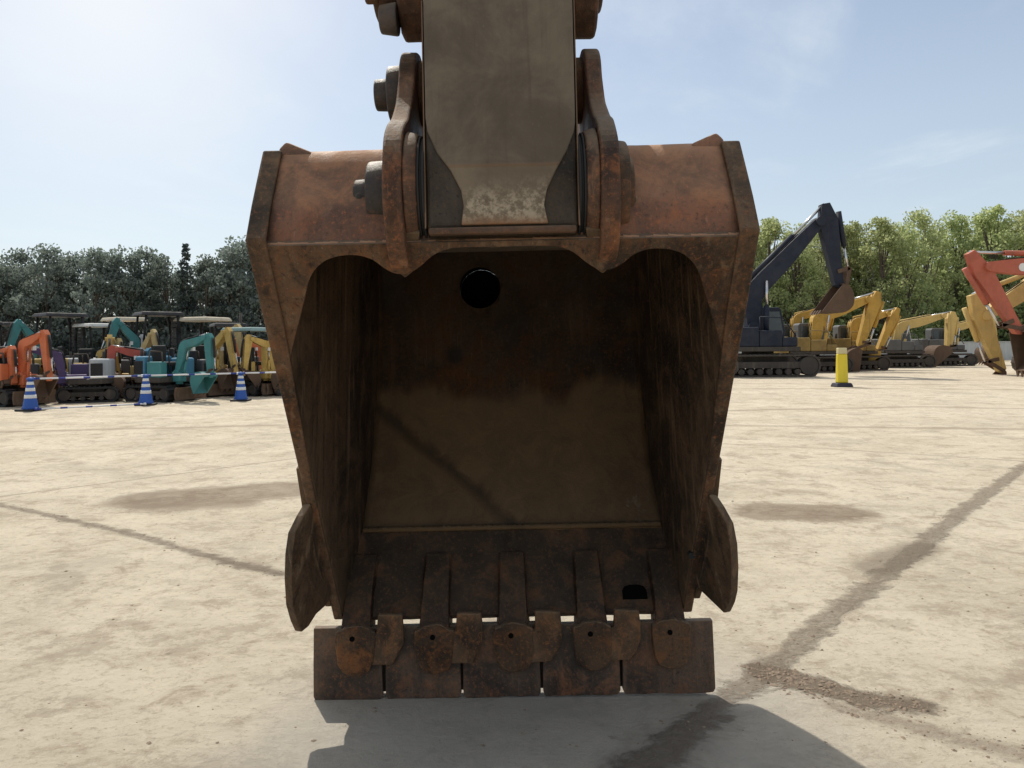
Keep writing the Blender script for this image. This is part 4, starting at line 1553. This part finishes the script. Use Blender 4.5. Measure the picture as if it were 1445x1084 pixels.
YS = paint_mat('yellow sign plastic', (0.74, 0.58, 0.03), 0.45, 0.15)
q = gp(1188, 546)
t = thing('sign_post', 'yellow plastic sign post with dark foot standing before the machines', 'sign post', (q.x, q.y, 0), R(8))
b = MB()
b.box(-0.27, 0.27, -0.2, 0.2, 0, 0.12, taper=(0.85, 0.8))
b.build('foot', paint_mat('dark violet rubber', (0.035, 0.03, 0.05), 0.7, 0.3), t, 0.03)
b = MB()
b.box(-0.165, 0.165, -0.09, 0.09, 0.12, 0.98, taper=(0.92, 0.7))
b.build('panel', YS, t, 0.03, 3)
b = MB()
b.box(-0.135, 0.135, -0.075, 0.075, 0.982, 1.16)
b.build('cap', paint_mat('pale yellow plastic', (0.60, 0.53, 0.30), 0.5, 0.2), t, 0.02)

# pole among the small machines
pb = at(340, 500, 25.0)
po = MB().tube((0, 0, 0), (0, 0, 2.45), 0.045, 0.035, 10).build('utility_pole', DARKSTEEL)
po.location = (pb.x, 25.0, 0)
tag(po, 'slim grey pole rising behind the third cone', 'pole')

# fence behind the yellow machines
def fence_mat():
    m, nt, b = newmat('ribbed white fence steel')
    P = objco(nt)
    n = nt.noise(P, 2, 5)
    st = nt.noise(nt.map(P, (8, 8, 0.5)), 1, 4)
    c = nt.mix(n, (0.36, 0.39, 0.40), (0.48, 0.50, 0.50))
    c = nt.mix(nt.ss(st, 0.5, 0.7, 0, 0.5), c, (0.26, 0.26, 0.25))
    nt.put(b.inputs['Base Color'], c)
    b.inputs['Roughness'].default_value = 0.6
    return m


FM = fence_mat()
t = thing('panel_fence', 'pale grey ribbed panel fence behind the machines on the right', 'fence', (0, 52, 0))
x0, x1 = at(1020, 490, 52).x, at(1620, 490, 52).x
b = MB()
n = int((x1 - x0) / 0.16)
vs0, vs1 = [], []
for i in range(n + 1):
    x = x0 + 0.16 * i
    y = 0.05 if (i // 2) % 2 else 0.0
    vs0.append(b.b.verts.new((x, y, 0.08)))
    vs1.append(b.b.verts.new((x, y, 1.28)))
for i in range(n):
    b.face((vs0[i], vs0[i + 1], vs1[i + 1], vs1[i]))
b.build('ribbed_panel', FM, t)
b = MB()
b.box(x0, x1, -0.03, 0.09, 1.282, 1.34)
b.build('top_rail', GREYP, t)
xx = x0
while xx < x1:
    MB().box(xx - 0.04, xx + 0.04, -0.085, -0.005, 0, 1.40).build('post', GREYP, t)
    xx += 3.0

# ================================================================== TREES
def leaf_mat(name, cols, trans):
    m, nt, b = newmat(name)
    info = nt.new('ShaderNodeObjectInfo')
    at_ = nt.new('ShaderNodeAttribute')
    at_.attribute_name = 'tint'
    P = objco(nt)
    n = nt.noise(P, 0.7, 4, 0.6)
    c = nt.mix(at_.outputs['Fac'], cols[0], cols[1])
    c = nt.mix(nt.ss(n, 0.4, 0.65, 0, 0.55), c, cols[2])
    hs = nt.new('ShaderNodeHueSaturation')
    nt.put(hs.inputs['Color'], c)
    nt.put(hs.inputs['Value'], nt.ss(info.outputs['Random'], 0, 1, 0.78, 1.22))
    nt.put(hs.inputs['Hue'], nt.ss(info.outputs['Random'], 0, 1, 0.49, 0.515))
    c = hs.outputs[0]
    nt.put(b.inputs['Base Color'], c)
    b.inputs['Roughness'].default_value = 0.6
    b.inputs['Specular IOR Level'].default_value = 0.25
    tr = nt.new('ShaderNodeBsdfTranslucent')
    nt.put(tr.inputs['Color'], nt.mix(0.5, c, (c4(cols[1])), 'MIX'))
    mx = nt.new('ShaderNodeMixShader')
    mx.inputs[0].default_value = trans
    nt.l.new(b.outputs[0], mx.inputs[1])
    nt.l.new(tr.outputs[0], mx.inputs[2])
    nt.l.new(mx.outputs[0], nt.n['Material Output'].inputs[0])
    return m


LEAF_D = leaf_mat('dark leaves with haze tint', ((0.105, 0.132, 0.132), (0.225, 0.268, 0.220), (0.135, 0.170, 0.168)), 0.5)  # distance haze is mixed into these leaf colours as a bluish tint
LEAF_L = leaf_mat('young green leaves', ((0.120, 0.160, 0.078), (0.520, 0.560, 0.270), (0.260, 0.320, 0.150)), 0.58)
LEAF_C = leaf_mat('conifer needles', ((0.040, 0.058, 0.056), (0.075, 0.098, 0.090), (0.05, 0.07, 0.068)), 0.2)
BARK = paint_mat('tree bark', (0.11, 0.088, 0.068), 0.9, 0.5)


def leaves(b, lay, centre, rad, n, size, rnd, ctr, crad):
    for _ in range(n):
        d = Vector((rnd.gauss(0, 1), rnd.gauss(0, 1), rnd.gauss(0, 1))).normalized()
        p = centre + Vector((d.x * rad.x, d.y * rad.y, d.z * rad.z)) * rnd.random() ** 0.45
        s = size * rnd.uniform(0.6, 1.35)
        u = Vector((rnd.gauss(0, 1), rnd.gauss(0, 1), rnd.gauss(0, 0.7))).normalized()
        v = u.orthogonal().normalized()
        v = (Matrix.Rotation(rnd.uniform(0, 2 * PI), 3, u) @ v)
        w = u.cross(v)
        a = [p + v * s, p + w * s * 0.55 + v * s * 0.15, p - v * s * 0.9, p - w * s * 0.55]
        f = b.faces.new([b.verts.new(q) for q in a])
        hrel = (p.z - ctr.z) / crad
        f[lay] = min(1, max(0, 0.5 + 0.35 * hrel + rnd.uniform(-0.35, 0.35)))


def tree_proto(seed, H, W, leaf, kind='round', nclump=46, per=56, size=0.23, low=0.16):
    rnd = random.Random(seed)
    tr = MB()
    # trunk with limbs
    pts = [Vector((0, 0, 0))]
    lean = Vector((rnd.uniform(-0.05, 0.05), rnd.uniform(-0.05, 0.05), 1))
    for i in range(1, 7):
        pts.append(Vector((lean.x * H * 0.85 * i / 6 + rnd.uniform(-0.08, 0.08), lean.y * H * 0.85 * i / 6 + rnd.uniform(-.08, .08), H * 0.85 * i / 6)))
    r0 = 0.020 * H
    for i, (a, c) in enumerate(zip(pts[:-1], pts[1:])):
        tr.tube(a, c, r0 * (1 - i / 6.5), r0 * (1 - (i + 1) / 6.5), 8, caps=False)
    bm = bmesh.new()
    lay = bm.faces.layers.float.new('tint')
    ctr = Vector((0, 0, H * (0.5 + low / 2)))
    hr = H * (1 - low) / 2
    if kind == 'round':
        for i in range(nclump):
            zt = rnd.uniform(low, 0.97)
            t = (zt - low) / (1 - low)
            wid = W * (math.sin(PI * min(1, max(0.0, t * 0.86 + 0.12))) ** 0.65) * (1.0 - 0.25 * t)
            a = rnd.uniform(0, 2 * PI)
            rr = wid * math.sqrt(rnd.uniform(0.05, 1.0))
            c = Vector((rr * math.cos(a) + lean.x * zt * H, rr * math.sin(a) + lean.y * zt * H, zt * H))
            k = rnd.uniform(0.55, 1.25)
            rad = Vector((W * 0.30 * k, W * 0.30 * k, W * 0.22 * k * (1.3 if t > 0.8 else 1)))
            leaves(bm, lay, c, rad, int(per * k), size, rnd, ctr, hr)
            base = pts[min(6, max(1, int(zt * 5.2)))]
            if i % 2 == 0:
                st = base.lerp(pts[max(0, min(6, int(zt * 5.2)) - 1)], 0.3)
                mid = st.lerp(c, 0.55) + Vector((0, 0, -0.15))
                tr.tube(st, mid, 0.06 * H / 10, 0.04 * H / 10, 6, caps=False)
                tr.tube(mid, c, 0.04 * H / 10, 0.012, 5, caps=False)
    else:
        lv = 26
        for i in range(lv):
            t = i / (lv - 1)
            z = H * (0.10 + 0.88 * t)
            wid = W * (1 - t) ** 0.85 + 0.12
            for k in range(max(3, int(9 * (1 - t)) + 2)):
                a = rnd.uniform(0, 2 * PI)
                l_ = wid * rnd.uniform(0.7, 1.1)
                for q in (0.4, 0.75, 1.0):
                    c = Vector((l_ * q * math.cos(a), l_ * q * math.sin(a), z - 0.30 * q * wid + rnd.uniform(-.1, .1)))
                    leaves(bm, lay, c, Vector((0.34, 0.34, 0.16)) * (1.2 - 0.4 * t), int(per * 0.22), size * 0.8, rnd, ctr, hr)
    me = bpy.data.meshes.new('crown')
    bm.to_mesh(me)
    bm.free()
    me.materials.append(leaf)
    bmesh.ops.recalc_face_normals(tr.b, faces=tr.b.faces)
    mt = bpy.data.meshes.new('trunk')
    tr.b.to_mesh(mt)
    tr.b.free()
    mt.materials.append(BARK)
    return me, mt, H


def plant(proto, x, y, H, label, group, rnd, name='tree', wide=1.0):
    me, mt, h0 = proto
    r = thing(name, label, 'tree', (x, y, 0), rnd.uniform(0, 2 * PI), group)
    s = H / h0
    r.scale = (s * wide, s * wide, s)
    for nm, d in (('trunk', mt), ('crown', me)):
        o = bpy.data.objects.new(nm, d)
        COL.objects.link(o)
        o.parent = r
    return r


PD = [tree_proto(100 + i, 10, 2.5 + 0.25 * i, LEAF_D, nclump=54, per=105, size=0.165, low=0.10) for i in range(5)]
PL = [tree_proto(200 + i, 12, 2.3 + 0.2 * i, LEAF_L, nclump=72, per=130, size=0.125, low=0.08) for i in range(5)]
PC = tree_proto(300, 11, 2.0, LEAF_C, 'conifer', per=44, size=0.2)
rnd = random.Random(77)


def top_h(px, py, Y):
    return at(px, py, Y).z


LT = [(-60, 352), (-25, 362), (8, 366), (38, 358), (70, 352), (104, 356), (138, 352), (176, 350), (212, 358), (242, 366), (292, 360), (322, 350), (348, 336), (378, 338), (410, 345), (445, 350)]
for i, (px, py) in enumerate(LT):
    Y = 66 + rnd.uniform(-3, 3)
    plant(PD[i % 5], at(px, 488, Y).x, Y, top_h(px, py, Y), 'dark green tree tinted bluish by haze in the wooded row behind the small excavators', 'trees behind the small excavators', rnd)
for i in range(17):
    px = -70 + i * 33 + rnd.uniform(-8, 8)
    Y = 73 + rnd.uniform(-2, 2)
    plant(PD[(i * 2 + 1) % 5], at(px, 488, Y).x, Y, top_h(px, 374 + rnd.uniform(-10, 12), Y), 'dark green tree tinted bluish by haze in the wooded row behind the small excavators', 'trees behind the small excavators', rnd)
plant(PC, at(263, 488, 64).x, 64, top_h(263, 343, 64), 'dark pointed conifer standing out of the left tree row', None, rnd, 'conifer_tree', 0.9)
RTp = [(1020, 308), (1052, 312), (1082, 305), (1118, 316), (1150, 322), (1186, 318), (1215, 306), (1246, 303), (1282, 312), (1312, 300), (1345, 304), (1378, 298), (1408, 288), (1440, 296), (1475, 292), (1510, 300)]
for i, (px, py) in enumerate(RTp):
    Y = 63 + rnd.uniform(-3, 3)
    plant(PL[i % 5], at(px, 488, Y).x, Y, top_h(px, py, Y), 'light green young tree in the wooded row behind the large excavators', 'trees behind the large excavators', rnd)
for i in range(16):
    px = 1010 + i * 34 + rnd.uniform(-8, 8)
    Y = 70 + rnd.uniform(-2, 2)
    plant(PL[(i * 2 + 1) % 5], at(px, 488, Y).x, Y, top_h(px, 326 + rnd.uniform(-10, 12), Y), 'light green young tree in the wooded row behind the large excavators', 'trees behind the large excavators', rnd)
for i in range(7):
    px = 500 + i * 75
    Y = 72 + rnd.uniform(-2, 2)
    plant(PD[i % 5], at(px, 488, Y).x, Y, 10 + rnd.uniform(-1, 1), 'dark green tree tinted bluish by haze in the wooded row behind the small excavators', 'trees behind the small excavators', rnd, wide=1.25)
# undergrowth at the foot of the trees
for nm, leaf, xa, xb, Y, hh, lab in (('undergrowth', LEAF_D, -60, 760, 62, 3.8, 'dark undergrowth at the foot of the left tree row'), ('undergrowth', LEAF_L, 740, 1560, 60, 5.6, 'shaded undergrowth at the foot of the right tree row')):
    bm = bmesh.new()
    lay = bm.faces.layers.float.new('tint')
    X0, X1 = at(xa, 488, Y).x, at(xb, 488, Y).x
    k = int((X1 - X0) / 0.55)
    for i in range(k):
        x = X0 + (X1 - X0) * i / k
        hk = hh * (0.65 + 0.5 * mnoise.noise(Vector((x * 0.35, 2, 0))) + rnd.uniform(0, 0.25))
        for q in range(3):
            c = Vector((x, Y + rnd.uniform(-0.8, 2.5), hk * (q + 0.5) / 3))
            leaves(bm, lay, c, Vector((0.75, 0.7, hk / 4)), 30, 0.21, rnd, Vector((0, 0, hh * 1.3)), hh * 0.8)
    me = bpy.data.meshes.new(nm)
    bm.to_mesh(me)
    bm.free()
    me.materials.append(leaf)
    o = bpy.data.objects.new(nm, me)
    COL.objects.link(o)
    o['kind'] = 'stuff'
    tag(o, lab, 'undergrowth')

# ================================================================== LIGHT
SUN_EL, SUN_AZ = R(52), R(-26)          # azimuth measured from the view direction, negative = left
sd = bpy.data.lights.new('sun', 'SUN')
sd.energy = 4.0
sd.angle = R(0.55)
sd.color = (1.0, 0.94, 0.84)
so = bpy.data.objects.new('sun', sd)
COL.objects.link(so)
to_sun = Vector((math.sin(SUN_AZ) * math.cos(SUN_EL), math.cos(SUN_AZ) * math.cos(SUN_EL), math.sin(SUN_EL)))
so.rotation_euler = (-to_sun).to_track_quat('-Z', 'Y').to_euler()
so.location = to_sun * 50

W = bpy.data.worlds.new('World')
S.world = W
W.use_nodes = True
nt = NT(W.node_tree)
bg = nt.n['Background']
sky = nt.new('ShaderNodeTexSky')
sky.sky_type = 'NISHITA'
sky.sun_disc = False
sky.sun_elevation = SUN_EL
sky.sun_rotation = SUN_AZ
sky.air_density = 1.0
sky.dust_density = 1.2
sky.ozone_density = 1.5
tc = nt.new('ShaderNodeTexCoord').outputs['Generated']
sp = nt.new('ShaderNodeSeparateXYZ')
nt.put(sp.inputs[0], tc)
zc = nt.math('MAXIMUM', sp.outputs[2], 0.04)
cx = nt.math('DIVIDE', sp.outputs[0], zc)
cy = nt.math('DIVIDE', sp.outputs[1], zc)
cv = nt.new('ShaderNodeCombineXYZ')
nt.put(cv.inputs[0], cx)
nt.put(cv.inputs[1], cy)
n1 = nt.noise(nt.map(cv.outputs[0], (0.55, 0.32, 1), (3.1, 0.4, 0)), 1.0, 8, 0.58, 0.4)
cl = nt.ss(n1, 0.50, 0.74)
# thin bright cloud high on the left, under the sun
gd = nt.vmath('DISTANCE', nt.vmath('NORMALIZE', tc), Vector(((150 - 722.5) / F, 1, 500 / F)).normalized())
gl = nt.ss(nt.math('ADD', gd, nt.math('MULTIPLY', nt.math('SUBTRACT', n1, 0.5), 0.35)), 0.42, 0.0)
hz = nt.ss(sp.outputs[2], 0.75, 0.0)
col = nt.mix(nt.math('MULTIPLY', cl, 0.55), sky.outputs[0], (8.6, 8.8, 9.0))
col = nt.mix(nt.math('MULTIPLY', hz, 0.55), col, (6.9, 7.75, 8.2))
col = nt.mix(nt.math('MULTIPLY', nt.math('POWER', gl, 1.6), 0.65), col, (9.2, 9.25, 9.2))
fill_veil = nt.ss(sp.outputs[2], 0.35, 0.75)  # whitens the unseen upper sky, added to lighten the shadows
col = nt.mix(nt.math('MULTIPLY', fill_veil, 0.6), col, (8.2, 8.0, 7.6))
nt.put(bg.inputs['Color'], col)
bg.inputs['Strength'].default_value = 0.112

S.view_settings.view_transform = 'Standard'
S.view_settings.look = 'None'
S.view_settings.exposure = 0
S.view_settings.gamma = 1
S.render.resolution_x = 1024
S.render.resolution_y = 768
